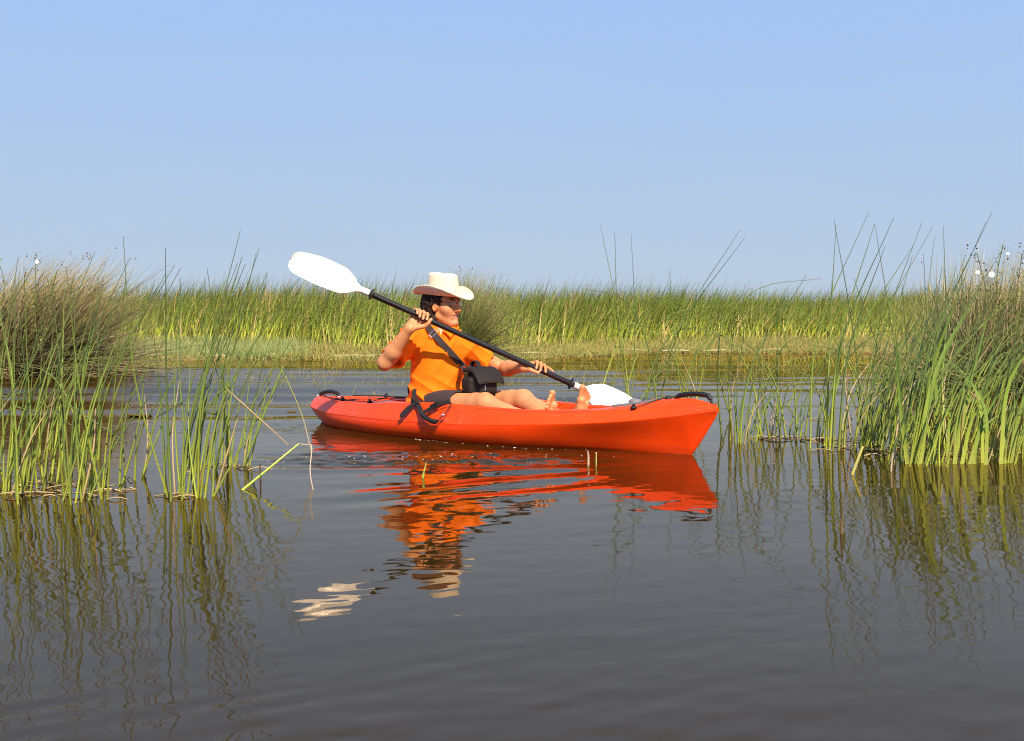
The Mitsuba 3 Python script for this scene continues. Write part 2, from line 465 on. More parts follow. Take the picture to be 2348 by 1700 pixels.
# far reed bed
rg = np.random.default_rng(5)
for v in range(8):
    m, c = blades(rg, 34, lambda r, i: V(r.normal(0, .17), r.normal(0, .17), -0.05), lambda r: r.uniform(0.75, 1.25) * (1.22 if r.uniform() < .06 else 1), lambda r: r.uniform(.014, .030),
                  lambda r, i: (norm(V(r.normal(.05, .13), r.normal(0, .13), 1)), V(abs(r.normal(.16, .12)), r.normal(0, .08), -abs(r.normal(.05, .05)))), 0, GREENS_DRY if v > 3 else GREEN)
    group(f'reed_shape_{v}', [(m, c * (1.45, 1.0, 1.3, .8, 1.4, 1.05, 1.6, 1.25)[v])])
n = 0
def inst(key, grp, x, y, z, rz, s, sz=None):
    scene[key] = {'type': 'instance', 'g': {'type': 'ref', 'id': grp}, 'to_world': T().translate([float(x), float(y), float(z)]).rotate([0, 0, 1], float(rz)).scale([float(s), float(s), float(sz or s)])}
def reed_front(x):
    return shore_y(np.array([x]))[0] + 4.6 - 1.6 * sstep(-6, -2, x) + 1.0 * math.sin(x * 0.9) * 0.4 + 1.6 * sstep(1, 6, x)
for x in np.arange(-20, 20, 0.27):
    for row in range(17):
        y0 = reed_front(x) + row * 0.34 + (row > 11) * (row - 11) * 0.9
        xx, yy = x * (1 + 0.02 * row) + rg.normal(0, .12), y0 + rg.normal(0, .12)
        z = float(ground_z(np.array([xx]), np.array([yy]))[0])
        s = rg.uniform(.78, 1.06) * (0.72 + 0.28 * min(1, row / 4)) * (1.0 + 0.10 * math.sin(xx * 0.55 + 1) * math.sin(xx * 0.23))
        n += 1
        inst(f'reed_bed__{n:04d}', f'reed_shape_{rg.integers(8)}', xx, yy, z, rg.normal(0, 25), 1.0, s)
tag('reed_bed', 'dense green reed bed along the far shore, tips bent by the wind', kind='stuff')

# short golden and green grass between the reeds and the water
GOLD = [[(.30, .22, .08), (.38, .28, .10), (.42, .31, .12)], [(.22, .23, .07), (.28, .30, .09), (.34, .31, .11)], [(.19, .24, .06), (.23, .30, .08), (.28, .31, .10)]]
MEADOW = [[(.20, .26, .09), (.24, .32, .12), (.27, .34, .15)], [(.19, .24, .08), (.23, .29, .10), (.31, .31, .12)]]
for v, cols in ((0, GOLD), (1, GOLD), (2, MEADOW), (3, MEADOW)):
    m, c = blades(rg, 40, lambda r, i: V(r.normal(0, .16), r.normal(0, .16), -0.02), lambda r: r.uniform(.07, .24), lambda r: r.uniform(.006, .014),
                  lambda r, i: (norm(V(r.normal(.1, .3), r.normal(0, .3), 1)), V(r.normal(.1, .15), 0, -.05)), 0, cols, seg=2)
    group(f'turf_shape_{v}', [(m, c)])
n = 0
for k in range(5200):
    x = rg.uniform(-14, 14)
    f = rg.uniform(0, 1)**1.5
    y = shore_y(np.array([x]))[0] - 0.25 + f * (reed_front(x) - shore_y(np.array([x]))[0] + 1.0)
    z = float(ground_z(np.array([x]), np.array([y]))[0])
    if z < 0.0 and rg.uniform() < 0.75:
        continue
    meadow = x < -3.4 and f > 0.12 and rg.uniform() < 0.85
    n += 1
    inst(f'shore_grass__{n:04d}', f'turf_shape_{rg.integers(2) + (2 if meadow else 0)}', x, y, max(z, -0.02), rg.uniform(0, 360), rg.uniform(.7, 1.3), rg.uniform(.5, 1.2) * (1 if meadow else (0.45 + 0.6 * f)))
tag('shore_grass', 'short golden and pale green grass between the reeds and the water', kind='stuff')

# dead stalks washed up along the far water line
vs = []
for x in (-3.6, -2.3, -1.9, -0.6, 1.9, 2.7, 3.4, 4.4, -4.3, 0.3):
    y = shore_y(np.array([x]))[0] + rg.uniform(0.0, 0.7)
    a = rg.normal(0, .25); L = rg.uniform(.12, .32)
    z = float(ground_z(np.array([x]), np.array([y]))[0]) + 0.03
    vs.append(tube(curve([V(x - L * math.cos(a), y - L * math.sin(a), z), V(x, y, z + .01), V(x + L * math.cos(a), y + L * math.sin(a), z)], 5), .013, 4))
scene['straw_mat'] = {'type': 'diffuse', 'reflectance': rgb(.55, .46, .28)}
put('driftwood_stalks', join(vs), 'straw_mat', True)
tag('driftwood_stalks', 'pale dead reed stalks washed up along the far water line', kind='stuff')

# water weeds poking out between the kayak and the far shore
m_all, c_all, at = [], [], 0
WEED = [[(.16, .14, .04), (.28, .23, .08), (.36, .28, .12)], [(.11, .14, .04), (.20, .22, .06), (.32, .27, .10)]]
def weed_patch(x, y, n, sp, h):
    global at
    m, c = blades(rg, n, lambda r, i: V(x + r.normal(0, sp), y + r.normal(0, sp * .5), -.02), lambda r: r.uniform(.4, 1.0) * h, lambda r: r.uniform(.004, .009),
                  lambda r, i: (norm(V(r.normal(.1, .45), r.normal(0, .3), 1)), V(r.normal(0, .35), 0, r.normal(-.15, .2))), 0, WEED, seg=3, round_=True)
    m_all.append(m); c_all.append(c)
for k in range(210):
    y = rg.uniform(12.0, 17.5); x = rg.uniform(-.24, .24) * y
    weed_patch(x, y, rg.integers(3, 9), .14, .14)
for k in range(60):
    y = rg.uniform(9.3, 12.5); x = rg.uniform(-.22, .26) * y
    weed_patch(x, y, rg.integers(2, 6), .07, .12)
put('water_weeds', join(m_all), 'plant_skin', True, np.vstack(c_all))
tag('water_weeds', 'thin yellowish water weeds poking out of the water before the far shore', kind='stuff')
# floating scum
vs = []
for px, py_, s in ((-1.62, 8.35, .10), (-1.95, 9.0, .09), (-1.6, 8.9, .07), (-2.2, 8.8, .10), (-1.2, 9.3, .06), (-2.6, 8.6, .06)):
    for k in range(16):
        q = V(px + rg.normal(0, s), py_ + rg.normal(0, s * .8), 0.0)
        vs.append(sphere(q, rg.uniform(.008, .022), 1, (1.3, 1, .3)))
scene['scum_mat'] = {'type': 'diffuse', 'reflectance': rgb(.11, .09, .035)}
put('floating_scum', join(vs), 'scum_mat', True)
tag('floating_scum', 'brownish weed scum floating behind the kayak stern', kind='stuff')

# ---- rush tussocks
TAN = [[(.12, .09, .05), (.44, .35, .20), (.60, .48, .30)], [(.09, .07, .035), (.15, .115, .06), (.24, .18, .10)], [(.09, .065, .03), (.25, .19, .10), (.38, .29, .17)], [(.08, .06, .025), (.32, .25, .13), (.46, .35, .21)], [(.06, .055, .02), (.21, .19, .07), (.34, .27, .13)]]
OLIVE = [[(.10, .10, .035), (.18, .20, .055), (.24, .22, .09)], [(.08, .09, .03), (.21, .22, .06), (.30, .25, .12)], [(.10, .12, .035), (.15, .21, .05), (.17, .21, .06)]]
FRESH = [[(.16, .17, .05), (.24, .30, .07), (.20, .24, .07)], [(.15, .15, .05), (.29, .31, .09), (.33, .28, .13)], [(.14, .16, .045), (.20, .28, .06), (.17, .22, .06)]]
def tussock(name, c, R0, n, hmin, hmax, wind, cols, seed, heads, label, fan=1.25, wid=(.004, .008), flat=0.0):
    r = np.random.default_rng(seed)
    tips = []
    def lean(r, i):
        th = abs(r.normal(0, 1)) ** 0.9 * 0.46 * fan
        if r.uniform() < flat:
            th = r.uniform(1.0, 1.5)
        th = min(th, 1.52)
        az = r.uniform(0, 2 * np.pi)
        d = V(math.sin(th) * math.cos(az), math.sin(th) * math.sin(az), math.cos(th))
        return d, V(wind * r.uniform(.4, 1.4) * (1 - .4 * d[0]), 0, -(.05 + .22 * math.sin(th)) * r.uniform(.4, 1.2))
    def place(r, i):
        a, q = r.uniform(0, 2 * np.pi), R0 * math.sqrt(r.uniform())
        return c + V(q * math.cos(a), q * math.sin(a), -.03)
    m, col = blades(r, n, place, lambda r: r.uniform(hmin, hmax), lambda r: r.uniform(*wid), lean, 0, cols, seg=4, round_=True)
    part(name, 'stems', m, 'plant_skin', True, col, kind='stuff')
    per = 15
    tip = m.vertices.reshape(-1, per, 3)[:, 12:15].mean(1)
    up = np.argsort(-(tip[:, 2] + r.normal(0, .12, len(tip))))[:heads * 2]
    hs = []
    for k in up[r.permutation(len(up))[:heads]]:
        for q in range(r.integers(1, 4)):
            hs.append(sphere(tip[k] + V(r.normal(0, .012), 0, -.02 - .03 * q), r.uniform(.005, .009), 1, (1, 1, 1.3)))
    part(name, 'seed_heads', join(hs), 'seed_brown', True, kind='stuff')
    tag(name, label, 'rush tussock', 'rush tussocks')
scene['seed_brown'] = {'type': 'diffuse', 'reflectance': rgb(.16, .09, .055)}
tussock('rush_tussock', V(-5.40, 13.9, 0), .60, 3300, .80, 1.50, .42, TAN + TAN[1:2] + FRESH[:1] + OLIVE[:2], 3, 14, 'big dry tan and olive rush tussock at the left edge, leaning right', flat=.26, wid=(.008, .020))
tussock(numbered('rush_tussock'), V(-.72, 16.6, .03), .24, 2100, .75, 1.42, .12, FRESH[:1] + OLIVE[:2] + TAN[1:2], 4, 5, 'olive green rush tussock on the far shore right behind the paddler', flat=.05, wid=(.006, .013))
tussock(numbered('rush_tussock'), V(4.50, 11.5, 0), .55, 3600, .75, 1.46, .08, OLIVE + FRESH[1:2] + TAN[:2], 6, 12, 'dark olive rush tussock at the right edge with white flowers', flat=.22, wid=(.006, .015))

# leafy climbers on the two tussocks at the edges, with white bells
def climber(name, pts, n, seed, label, flowers, pal):
    r = np.random.default_rng(seed)
    vs, fs, cs, at = [], [], [], 0
    for p in pts:
        q = curve(np.array(p), 14)
        m = tube(q, .004, 4, caps=False)
        vs.append(m.vertices); fs.append(m.faces + at); cs.append(np.tile([.12, .15, .04], (len(m.vertices), 1))); at += len(m.vertices)
        for k in range(n):
            b = q[r.integers(len(q))] + r.normal(0, .025, 3)
            d = norm(r.normal(0, 1, 3) + V(0, -.3, .3)); s = norm(np.cross(d, r.normal(0, 1, 3))); L = r.uniform(.014, .030)
            vs.append(np.array([b, b + d * L * .5 + s * L * .3, b + d * L, b + d * L * .5 - s * L * .3])); fs.append(np.array([[0, 1, 2], [0, 2, 3]]) + at); at += 4
            cs.append(np.tile(np.array(pal) * r.uniform(.7, 1.3), (4, 1)))
    part(name, 'leaves', trimesh.Trimesh(np.vstack(vs), np.vstack(fs), process=False), 'plant_skin', False, np.vstack(cs), kind='stuff')
    for b, s in flowers:
        prof = [(.0, .0), (.12, .25), (.35, .6), (1.0, 1.0)]
        a = np.arange(10) * 2 * np.pi / 10
        v = np.array([[pr * math.cos(x) * s, pz * -s * .6, pr * math.sin(x) * s] for pr, pz in prof for x in a]) + np.array(b)
        i, j = np.meshgrid(np.arange(3), np.arange(10), indexing='ij'); j2 = (j + 1) % 10
        q = np.stack([i * 10 + j, i * 10 + j2, (i + 1) * 10 + j2, (i + 1) * 10 + j], -1).reshape(-1, 4)
        part(name, 'flower', trimesh.Trimesh(v, np.vstack([q[:, [0, 1, 2]], q[:, [0, 2, 3]]]), process=False), 'white_petal', True)
    tag(name, label, 'climbing plant')
climber('climbing_vine', [[V(-5.35, 13.3, .1), V(-5.42, 13.2, .6), V(-5.38, 13.2, 1.0), V(-5.48, 13.2, 1.35)], [V(-5.0, 13.2, .4), V(-4.85, 13.1, .8), V(-4.8, 13.1, 1.1)], [V(-5.0, 13.1, .3), V(-5.02, 13.1, .7), V(-5.0, 13.1, 1.32)]], 90, 8,
        'yellow green leafy vine climbing the tan tussock at the left edge', [(V(-4.95, 13.0, 1.22), .022)], (.20, .22, .05))
climber(numbered('climbing_vine'), [[V(4.2, 11.1, .5), V(4.18, 11.0, .9), V(4.14, 11.0, 1.08), V(4.10, 11.0, 1.22)], [V(4.45, 11.0, .6), V(4.42, 10.9, .9), V(4.46, 10.9, 1.22)], [V(4.3, 11.0, .6), V(4.28, 11.0, 1.0), V(4.33, 11.0, 1.3)]], 80, 9,
        'green leafy vine with white bell flowers on the tussock at the right edge', [(V(4.17, 10.85, 1.03), .026), (V(4.05, 10.85, 1.05), .018), (V(4.31, 10.85, 1.21), .015), (V(4.62, 10.2, .37), .018)], (.17, .20, .05))

# ---- rushes standing in the near water, every stem its own part
RUSH = [[(.32, .36, .04), (.20, .27, .045), (.13, .19, .04), (.09, .12, .04)],
        [(.28, .32, .04), (.17, .23, .045), (.12, .165, .04), (.10, .125, .05)],
        [(.36, .40, .05), (.26, .33, .05), (.18, .25, .05), (.12, .15, .05)],
        [(.22, .27, .045), (.11, .17, .04), (.07, .12, .035), (.055, .085, .03)]]
DEAD = [[(.35, .28, .12), (.45, .34, .18), (.50, .38, .22), (.45, .34, .22)], [(.22, .20, .07), (.34, .27, .12), (.42, .30, .16), (.40, .27, .15)]]
def stem_mesh(pts, r0, r1, pal, rng, sides=5, nseg=14):
    q = curve(pts, nseg) if len(pts) > 2 else curve(pts, nseg)
    t = np.linspace(0, 1, len(q))
    m = tube(q, r0 + (r1 - r0) * t**1.2, sides, caps=False)
    c = lerp3(pal, t) * rng.uniform(.8, 1.2)
    return m, np.clip(np.repeat(c, sides, 0), 0, 1)

def rushes(name, c, sp, n, h, lean, sway, seed, label, r0=.0054, dead=.12, broken=.07, arch=.05, pal=RUSH, cat='rush clump'):
    r = np.random.default_rng(seed)
    for i in range(n):
        b = V(c[0] + r.normal(0, sp[0]), c[1] + r.normal(0, sp[1]), -.06)
        L = r.uniform(*h)
        lx, ly = r.normal(lean, sway), r.normal(-.02, sway * .6)
        kind = r.uniform()
        p = pal[r.integers(len(pal))]
        bend = r.normal(.06, .08)
        if kind < broken:                                    # snapped: the tip hangs from a kink
            k = r.uniform(.4, .7)
            top = b + V(lx * k * L, ly * k * L, L * k)
            s = np.sign(r.normal(.4, 1)); dn = r.uniform(-1.4, -.25)
            end = top + norm(V(s, r.normal(0, .3), dn)) * L * (1 - k) * .6
            pts = np.vstack([curve([b, (b + top) / 2 + V(-.01, 0, 0), top], 8), curve([top, end], 5)[1:]])
            m, col = stem_mesh(pts, r0, r0 * .4, p if r.uniform() < .75 else DEAD[1], r, nseg=len(pts) * 1)
        elif kind < broken + arch:                           # arching over
            s = np.sign(r.normal(.6, 1)) * r.uniform(.5, 1.0)
            pts = [b, b + V(s * .12 * L, ly * L * .3, L * .45), b + V(s * .36 * L, ly * L * .6, L * .72), b + V(s * .72 * L, ly * L, L * .78)]
            m, col = stem_mesh(pts, r0, .0012, p, r)
        else:
            pts = [b, b + V(lx * .42 * L, ly * .45 * L, L * .5), b + V((lx + bend) * L, ly * L, L)]
            if r.uniform() < dead:
                p = DEAD[r.integers(2)]; pts = [b, b + (pts[1] - b) * .7, b + (pts[2] - b) * .6]
            m, col = stem_mesh(pts, r0 * r.uniform(.75, 1.2), .0011, p, r)
        part(name, 'stem', m, 'plant_skin', True, col)
    tag(name, label, cat, 'rush clumps standing in the near water')

rushes('rush_clump', (-2.07, 5.10), (.15, .18), 52, (.55, 1.06), .15, .15, 101, 'dense green rush clump cut by the left picture edge')
rushes(numbered('rush_clump'), (-1.68, 4.95), (.06, .14), 21, (.55, 1.0), .19, .16, 102, 'green rush clump with arched and dry stems, second from the left')
rushes(numbered('rush_clump'), (-2.30, 6.4), (.22, .35), 16, (.6, 1.0), .16, .14, 103, 'thin rushes standing farther back at the left, before the tan tussock')
rushes(numbered('rush_clump'), (-1.62, 5.5), (.08, .12), 5, (.45, .8), .2, .2, 104, 'few sparse rush stems between the two left clumps')
rushes(numbered('rush_clump'), (-1.285, 4.86), (.045, .08), 26, (.6, 1.10), .15, .17, 105, 'narrow tall rush clump with a muddy foot, left of the kayak')
rushes(numbered('rush_clump'), (-1.30, 5.75), (.06, .10), 16, (.5, 1.05), .20, .20, 106, 'open rush clump just left of the kayak stern, some stems snapped', broken=.12, dead=.06)
rushes(numbered('rush_clump'), (.92, 8.3), (.26, .25), 22, (.7, 1.36), .12, .22, 107, 'thin tall rushes standing behind the kayak bow', arch=.2)
rushes(numbered('rush_clump'), (2.25, 7.2), (.30, .2), 12, (.95, 1.32), .22, .22, 116, 'scattered tall thin dark rushes rising into the sky among the right clumps', r0=.0056, dead=0, broken=0, arch=.15, pal=RUSH[3:] + RUSH[1:2])
rushes(numbered('rush_clump'), (1.21, 6.85), (.045, .06), 11, (.42, 1.05), .04, .08, 108, 'small upright bright rush clump right beside the kayak bow')
rushes(numbered('rush_clump'), (1.50, 7.1), (.14, .16), 28, (.3, .9), .06, .15, 109, 'low loose rushes right of the bow with an arched stem', arch=.25)
rushes(numbered('rush_clump'), (1.66, 6.45), (.05, .06), 6, (1.0, 1.36), .06, .08, 110, 'very tall dark upright rushes, highest against the sky', r0=.007, broken=0, dead=0, arch=0)
rushes(numbered('rush_clump'), (1.93, 6.6), (.12, .14), 58, (.45, 1.1), .24, .13, 111, 'thick green rush clump left of the broad leaved clump')
rushes(numbered('rush_clump'), (1.93, 5.95), (.08, .10), 36, (.45, 1.0), .24, .12, 112, 'bright footed rush clump nearest the lens on the right side')
rushes(numbered('rush_clump'), (2.62, 6.9), (.22, .22), 50, (.5, 1.05), .34, .20, 113, 'wide rush clump right of the broad leaved clump, before the dark tussock')
rushes(numbered('rush_clump'), (2.36, 5.95), (.12, .10), 28, (.4, .9), .20, .16, 114, 'short loose rushes at the right picture edge')
rushes(numbered('rush_clump'), (3.00, 8.5), (.50, .4), 48, (.5, 1.05), .38, .20, 115, 'deep stand of rushes farther back at the right, before the tussock', arch=.2)

# dead bits afloat around the feet of the rushes
lr = np.random.default_rng(64)
lm, lc = [], []
for cx, cy, sx, sy, n in ((1.55, 6.95, .24, .10, 12), (1.95, 6.5, .2, .15, 20), (2.5, 6.2, .3, .2, 24), (-1.29, 4.84, .04, .04, 5), (-1.9, 5.0, .2, .15, 22), (-1.3, 5.7, .1, .08, 8), (2.9, 7.6, .4, .3, 20)):
    for k in range(n):
        x, y, a, L = cx + lr.normal(0, sx), cy + lr.normal(0, sy), lr.normal(0, .5), lr.uniform(.02, .10)
        m, c = stem_mesh([V(x - L * math.cos(a), y - L * math.sin(a), .002), V(x, y, .006 + lr.uniform(0, .012)), V(x + L * math.cos(a), y + L * math.sin(a), .003)], lr.uniform(.002, .0045), .002, (DEAD[0], DEAD[1], [(.10, .07, .03)] * 4)[lr.integers(3)], lr, 4, 4)
        lm.append(m); lc.append(c)
put('floating_litter', join(lm), 'plant_skin', True, np.vstack(lc))
tag('floating_litter', 'short dead stem bits afloat around the feet of the rushes', kind='stuff')

# a clump of broad leaves (flat blades)
def broad_leaf(name, c, leaves):
    for (dx, dy, L, lx, bend, w, seed) in leaves:
        r = np.random.default_rng(seed)
        b = V(c[0] + dx, c[1] + dy, -.06)
        q = curve([b, b + V(lx * .5 * L, .02, L * .52), b + V((lx + bend) * L, .04, L * (1 - abs(bend) * .6))], 16)
        t = np.linspace(0, 1, 16)
        ww = w * np.clip(1.0 - t**2.4, .05, 1)
        tw = r.uniform(-.6, .6) + t * r.uniform(-.8, .8)
        ac = np.stack([np.cos(tw), np.sin(tw), 0 * t], 1)
        nn = np.stack([-np.sin(tw), np.cos(tw), 0 * t], 1)
        v = np.stack([q - ac * ww[:, None] / 2, q + nn * ww[:, None] * .16, q + ac * ww[:, None] / 2], 1).reshape(-1, 3)
        k = np.arange(15)[:, None] * 3
        f = np.vstack([k + [0, 1, 4], k + [0, 4, 3], k + [1, 2, 5], k + [1, 5, 4]])
        col = np.repeat(lerp3([(.32, .34, .06), (.19, .27, .04), (.11, .19, .03), (.085, .14, .03)], t) * r.uniform(.8, 1.2), 3, 0)
        part(name, 'leaf', trimesh.Trimesh(v, f, process=False), 'plant_skin', True, np.clip(col, 0, 1))
    tag(name, 'clump of broad flat yellow green leaves among the rushes on the right', 'reed plant')
lf = np.random.default_rng(77)
broad_leaf('broad_leaf_plant', (2.03, 5.85), [(-.14, .02, 1.05, .22, .05, .026, 1), (-.11, 0, .95, .18, .12, .024, 2), (-.15, .0, .72, -.12, .03, .022, 3), (-.06, 0, .62, .30, .25, .02, 4), (.03, 0, .58, .05, .05, .02, 5),
    (.06, 0, .70, .12, .10, .021, 6), (.09, .01, .64, .28, .22, .022, 7), (.12, 0, .55, .34, .12, .02, 8), (.0, .03, .5, -.22, .10, .017, 9), (.07, .04, .8, .20, .02, .02, 10), (.15, 0, .42, .22, .3, .016, 11), (-.02, .05, .88, .02, -.18, .018, 12), (.22, .05, .80, -.10, -.30, .024, 13), (.28, .0, .92, .12, .25, .024, 14), (.20, -.03, .66, -.02, -.25, .022, 15), (.34, .05, .75, .22, .15, .022, 16)])

# single stalks in open water
def stalk(name, pts, r0, r1, pal, label, cat='plant stalk', seed=1, nseg=12):
    m, c = stem_mesh(pts, r0, r1, pal, np.random.default_rng(seed), 6, nseg)
    put(name, m, 'plant_skin', True, c)
    tag(name, label, cat)
LIVE = [(.45, .48, .06), (.30, .40, .06), (.30, .38, .07), (.35, .38, .10)]
PALE = [(.36, .30, .16), (.44, .35, .24), (.42, .32, .24), (.33, .25, .19)]
BROWN = [(.09, .06, .03), (.16, .10, .05), (.14, .09, .04), (.10, .07, .03)]
k1, k2, k3 = V(-1.095, 5.03, .0), V(-.905, 5.25, .163), V(-.845, 5.22, .155)
name = 'bent_stalk'
m, c = stem_mesh([V(-1.125, 4.99, -.03), k1, (k1 + k2) / 2, k2], .0065, .004, LIVE, np.random.default_rng(4), 6, 12); part(name, 'stalk', m, 'plant_skin', True, c, 'green yellow slanting lower part')
m, c = stem_mesh(np.array([k2, (k2 + k3) / 2 + V(0, 0, .002), k3, V(-.838, 5.13, .06), V(-.80, 5.0, -.02), V(-.785, 4.95, -.06)]), .0027, .002, PALE, np.random.default_rng(4), 6, 26); part(name, 'dead_tip', m, 'plant_skin', True, c, 'pale pinkish dead end hanging down into the water')
tag(name, 'snapped yellow green stalk with pale hanging end before the kayak stern', 'plant stalk')
stalk('hanging_stalk', [V(-1.27, 5.75, -.05), V(-1.08, 5.75, .42), V(-1.06, 5.75, .435), V(-.98, 5.76, .25), V(-.93, 5.74, .07)], .005, .002, [(.2, .28, .05), (.2, .28, .06), (.3, .3, .1), (.5, .4, .28)], 'green stalk folded over sharply, its tip hanging left of the kayak', seed=2, nseg=22)
stalk('cut_stem', [V(.36, 5.86, -.03), V(.362, 5.86, .03), V(.358, 5.86, .064)], .0065, .004, PALE, 'pale stubby cut stem in the kayak reflection, left one of two')
stalk(numbered('cut_stem'), [V(.399, 5.86, -.03), V(.399, 5.86, .02), V(.400, 5.86, .056)], .004, .0035, [(.30, .32, .06), (.36, .36, .1), (.4, .38, .14)], 'greenish thin cut stem in the kayak reflection, right one of two')
stalk('green_shoot', [V(-.390, 5.39, -.03), V(-.387, 5.39, .01), V(-.374, 5.39, .066)], .0075, .002, LIVE, 'short pointed green shoot in the orange reflection of the paddler')
stalk('brown_stub', [V(1.083, 4.05, -.05), V(1.083, 4.05, .02), V(1.085, 4.05, .085)], .007, .002, BROWN, 'short brown dead stub alone in open water at the right')
stalk(numbered('brown_stub'), [V(-1.075, 5.30, -.10), V(-1.074, 5.28, .0), V(-1.072, 5.26, .075)], .005, .003, BROWN, 'dark thin stub under the snapped stalk left of the kayak')
stalk('folded_stub', [V(1.50, 5.50, -.04), V(1.56, 5.52, .11), V(1.565, 5.52, .115)], .007, .006, [(.40, .38, .10), (.38, .36, .10), (.36, .32, .10)], 'pale yellow leaning stub before the rushes on the right')
stalk(numbered('folded_stub'), [V(1.715, 5.60, -.04), V(1.72, 5.60, .05), V(1.727, 5.60, .085)], .005, .004, PALE, 'short pale upright stub right of the leaning yellow one')
# ------------------------------------------------------------------ the kayak
from scipy.interpolate import PchipInterpolator
def spline(*pts):
    a = np.array(pts, float)
    return PchipInterpolator(a[:, 0], a[:, 1], extrapolate=True)
bc = spline((-1.505, .028), (-1.46, .075), (-1.40, .115), (-1.2, .21), (-.9, .295), (-.5, .355), (0, .375), (.4, .342), (.8, .245), (1.1, .155), (1.35, .072), (1.5, .028), (1.545, .014))
zc = spline((-1.505, .108), (-1, .090), (-.5, .092), (0, .098), (.5, .118), (1, .153), (1.3, .190), (1.545, .230))
bg = spline((-1.505, .012), (-1.46, .045), (-1.40, .080), (-1.2, .165), (-.9, .245), (-.5, .310), (0, .325), (.4, .292), (.8, .202), (1.1, .123), (1.35, .056), (1.5, .022), (1.545, .010))
zg = spline((-1.505, .130), (-1.43, .155), (-1, .163), (-.75, .165), (-.5, .184), (0, .200), (.5, .194), (1, .212), (1.3, .234), (1.50, .250), (1.545, .244))
zk = spline((-1.505, .095), (-1.44, .03), (-1.395, -.01), (-1.2, -.06), (-.8, -.09), (0, -.10), (.8, -.095), (1.2, -.08), (1.36, -.045), (1.395, -.005), (1.545, .215))
bb = spline((-1.505, .008), (-1.40, .025), (-1.2, .155), (-.9, .262), (-.5, .325), (0, .338), (.4, .290), (.7, .190), (.93, .108), (1.2, .045), (1.39, .007), (1.545, .005))
bcock = spline((-.66, 0), (-.60, .16), (-.5, .215), (-.3, .245), (0, .258), (.4, .245), (.7, .165), (.9, .09), (.97, .0))
def deck_z(u, v):
    s = np.clip(np.abs(v) / np.maximum(bg(u), 1e-4), 0, 1)
    z = zg(u) + (1 - s**2) * np.where(u < 0, .012, .012 + .034 * sstep(.85, 1.2, u) * sstep(1.56, 1.35, u))
    # cockpit well
    ok = (u > -.66) & (u < .97)
    edge = np.where(ok, bcock(np.clip(u, -.66, .97)), 0) - np.abs(v)
    m = sstep(-.004, .035, edge) * ok
    floor = .062 + .02 * sstep(-.2, -.5, u) + .012 * np.cos(v * 40) * sstep(.1, .2, u)
    z = z * (1 - m) + floor * m
    # stern well and bow dish
    e = np.minimum(np.minimum((u + 1.30) / .05, (-.76 - u) / .05), (bg(u) - .055 - np.abs(v)) / .03)
    z = z - .035 * sstep(0, 1, e)
    return z
us = np.unique(np.concatenate([np.linspace(-1.505, -1.3, 14), np.linspace(-1.3, 1.3, 110), np.linspace(1.3, 1.545, 18)]))
rows = []
for u in us:
    k, b, c, g = V(0, zk(u)), V(bb(u), max(zk(u) + .012, -.004)), V(bc(u), zc(u)), V(bg(u), zg(u))
    bow = float(sstep(.5, 1.2, u))
    pts = [k, (k * .5 + b * .5) - V(0, .01 * (1 - bow))]
    for t in np.linspace(0, 1, 7)[:-1]:
        pts.append(b + (c - b) * t + V(-.012 * bow, 0) * math.sin(t * math.pi) * min(1, (c - b)[0] * 12) + V(.010 * (1 - bow), -.002) * math.sin(t * math.pi))
    d = g - c
    pts += [c - V(.003, .006), c + d * .03, c + d * .35, c + d * .7, g - d * .06 + V(-.002, 0), g + V(-.007, .004)]
    w = max(g[0] - .010, .0)
    for t in np.linspace(1, 0, 34):
        v = w * t
        pts.append(V(v, float(deck_z(np.array(u), np.array(v))) + (.003 if t == 1 else 0)))
    half = np.array(pts)
    ring = np.vstack([half, (half * [-1, 1])[1:-1][::-1]])
    rows.append(KC + u * KF + ring[:, :1] * KL * -1 + ring[:, 1:] * V(0, 0, 1))
N = len(rows[0]); R = len(rows)
v = np.vstack(rows)
i, j = np.meshgrid(np.arange(R - 1), np.arange(N), indexing='ij'); j2 = (j + 1) % N
q = np.stack([i * N + j, i * N + j2, (i + 1) * N + j2, (i + 1) * N + j], -1).reshape(-1, 4)
f = np.vstack([q[:, [0, 1, 2]], q[:, [0, 2, 3]]])
v = np.vstack([v, rows[0].mean(0), rows[-1].mean(0)])
j = np.arange(N)
f = np.vstack([f, np.stack([(j + 1) % N, j, j * 0 + R * N], 1), np.stack([(R - 1) * N + j, (R - 1) * N + (j + 1) % N, j * 0 + R * N + 1], 1)])
hull = trimesh.Trimesh(v, f, process=False)
if hull.volume < 0:
    hull.invert()
KY = 'kayak'
part(KY, 'hull', hull, 'hull_plastic', 32)
tag(KY, 'orange red plastic sit on top kayak gliding across the brown water', 'kayak')

def grip(pts, r, n=60, rib=.05):
    q = curve(pts, n)
    t = np.linspace(0, 1, n)
    rr = r * (1 + rib * np.sign(np.sin(t * 60)) * ((t > .18) & (t < .82))) * np.where((t < .12) | (t > .88), .55, 1)
    return tube(q, rr, 10)
part(KY, 'bow_handle', grip([K(1.285, 0, .272), K(1.33, 0, .298), K(1.41, 0, .309), K(1.49, 0, .302), K(1.515, 0, .262)], .0125), 'black_rubber', 50, label='black ribbed carrying handle at the bow')
part(KY, 'stern_handle', grip([K(-1.445, 0, .160), K(-1.43, 0, .184), K(-1.36, 0, .199), K(-1.29, 0, .193), K(-1.255, 0, .172)], .0125, rib=0), 'black_rubber', 50, label='black carrying handle at the stern')
for u in (-1.452, -1.245):
    part(KY, 'rivet', sphere(K(u, -.018, .170), .011, 2, (1, 1, .7)), 'steel', True)
def cord(*pts, r=.0035, n=26):
    part(KY, 'deck_cord', tube(curve(np.array(pts), n), r, 6), 'black_rubber', True)
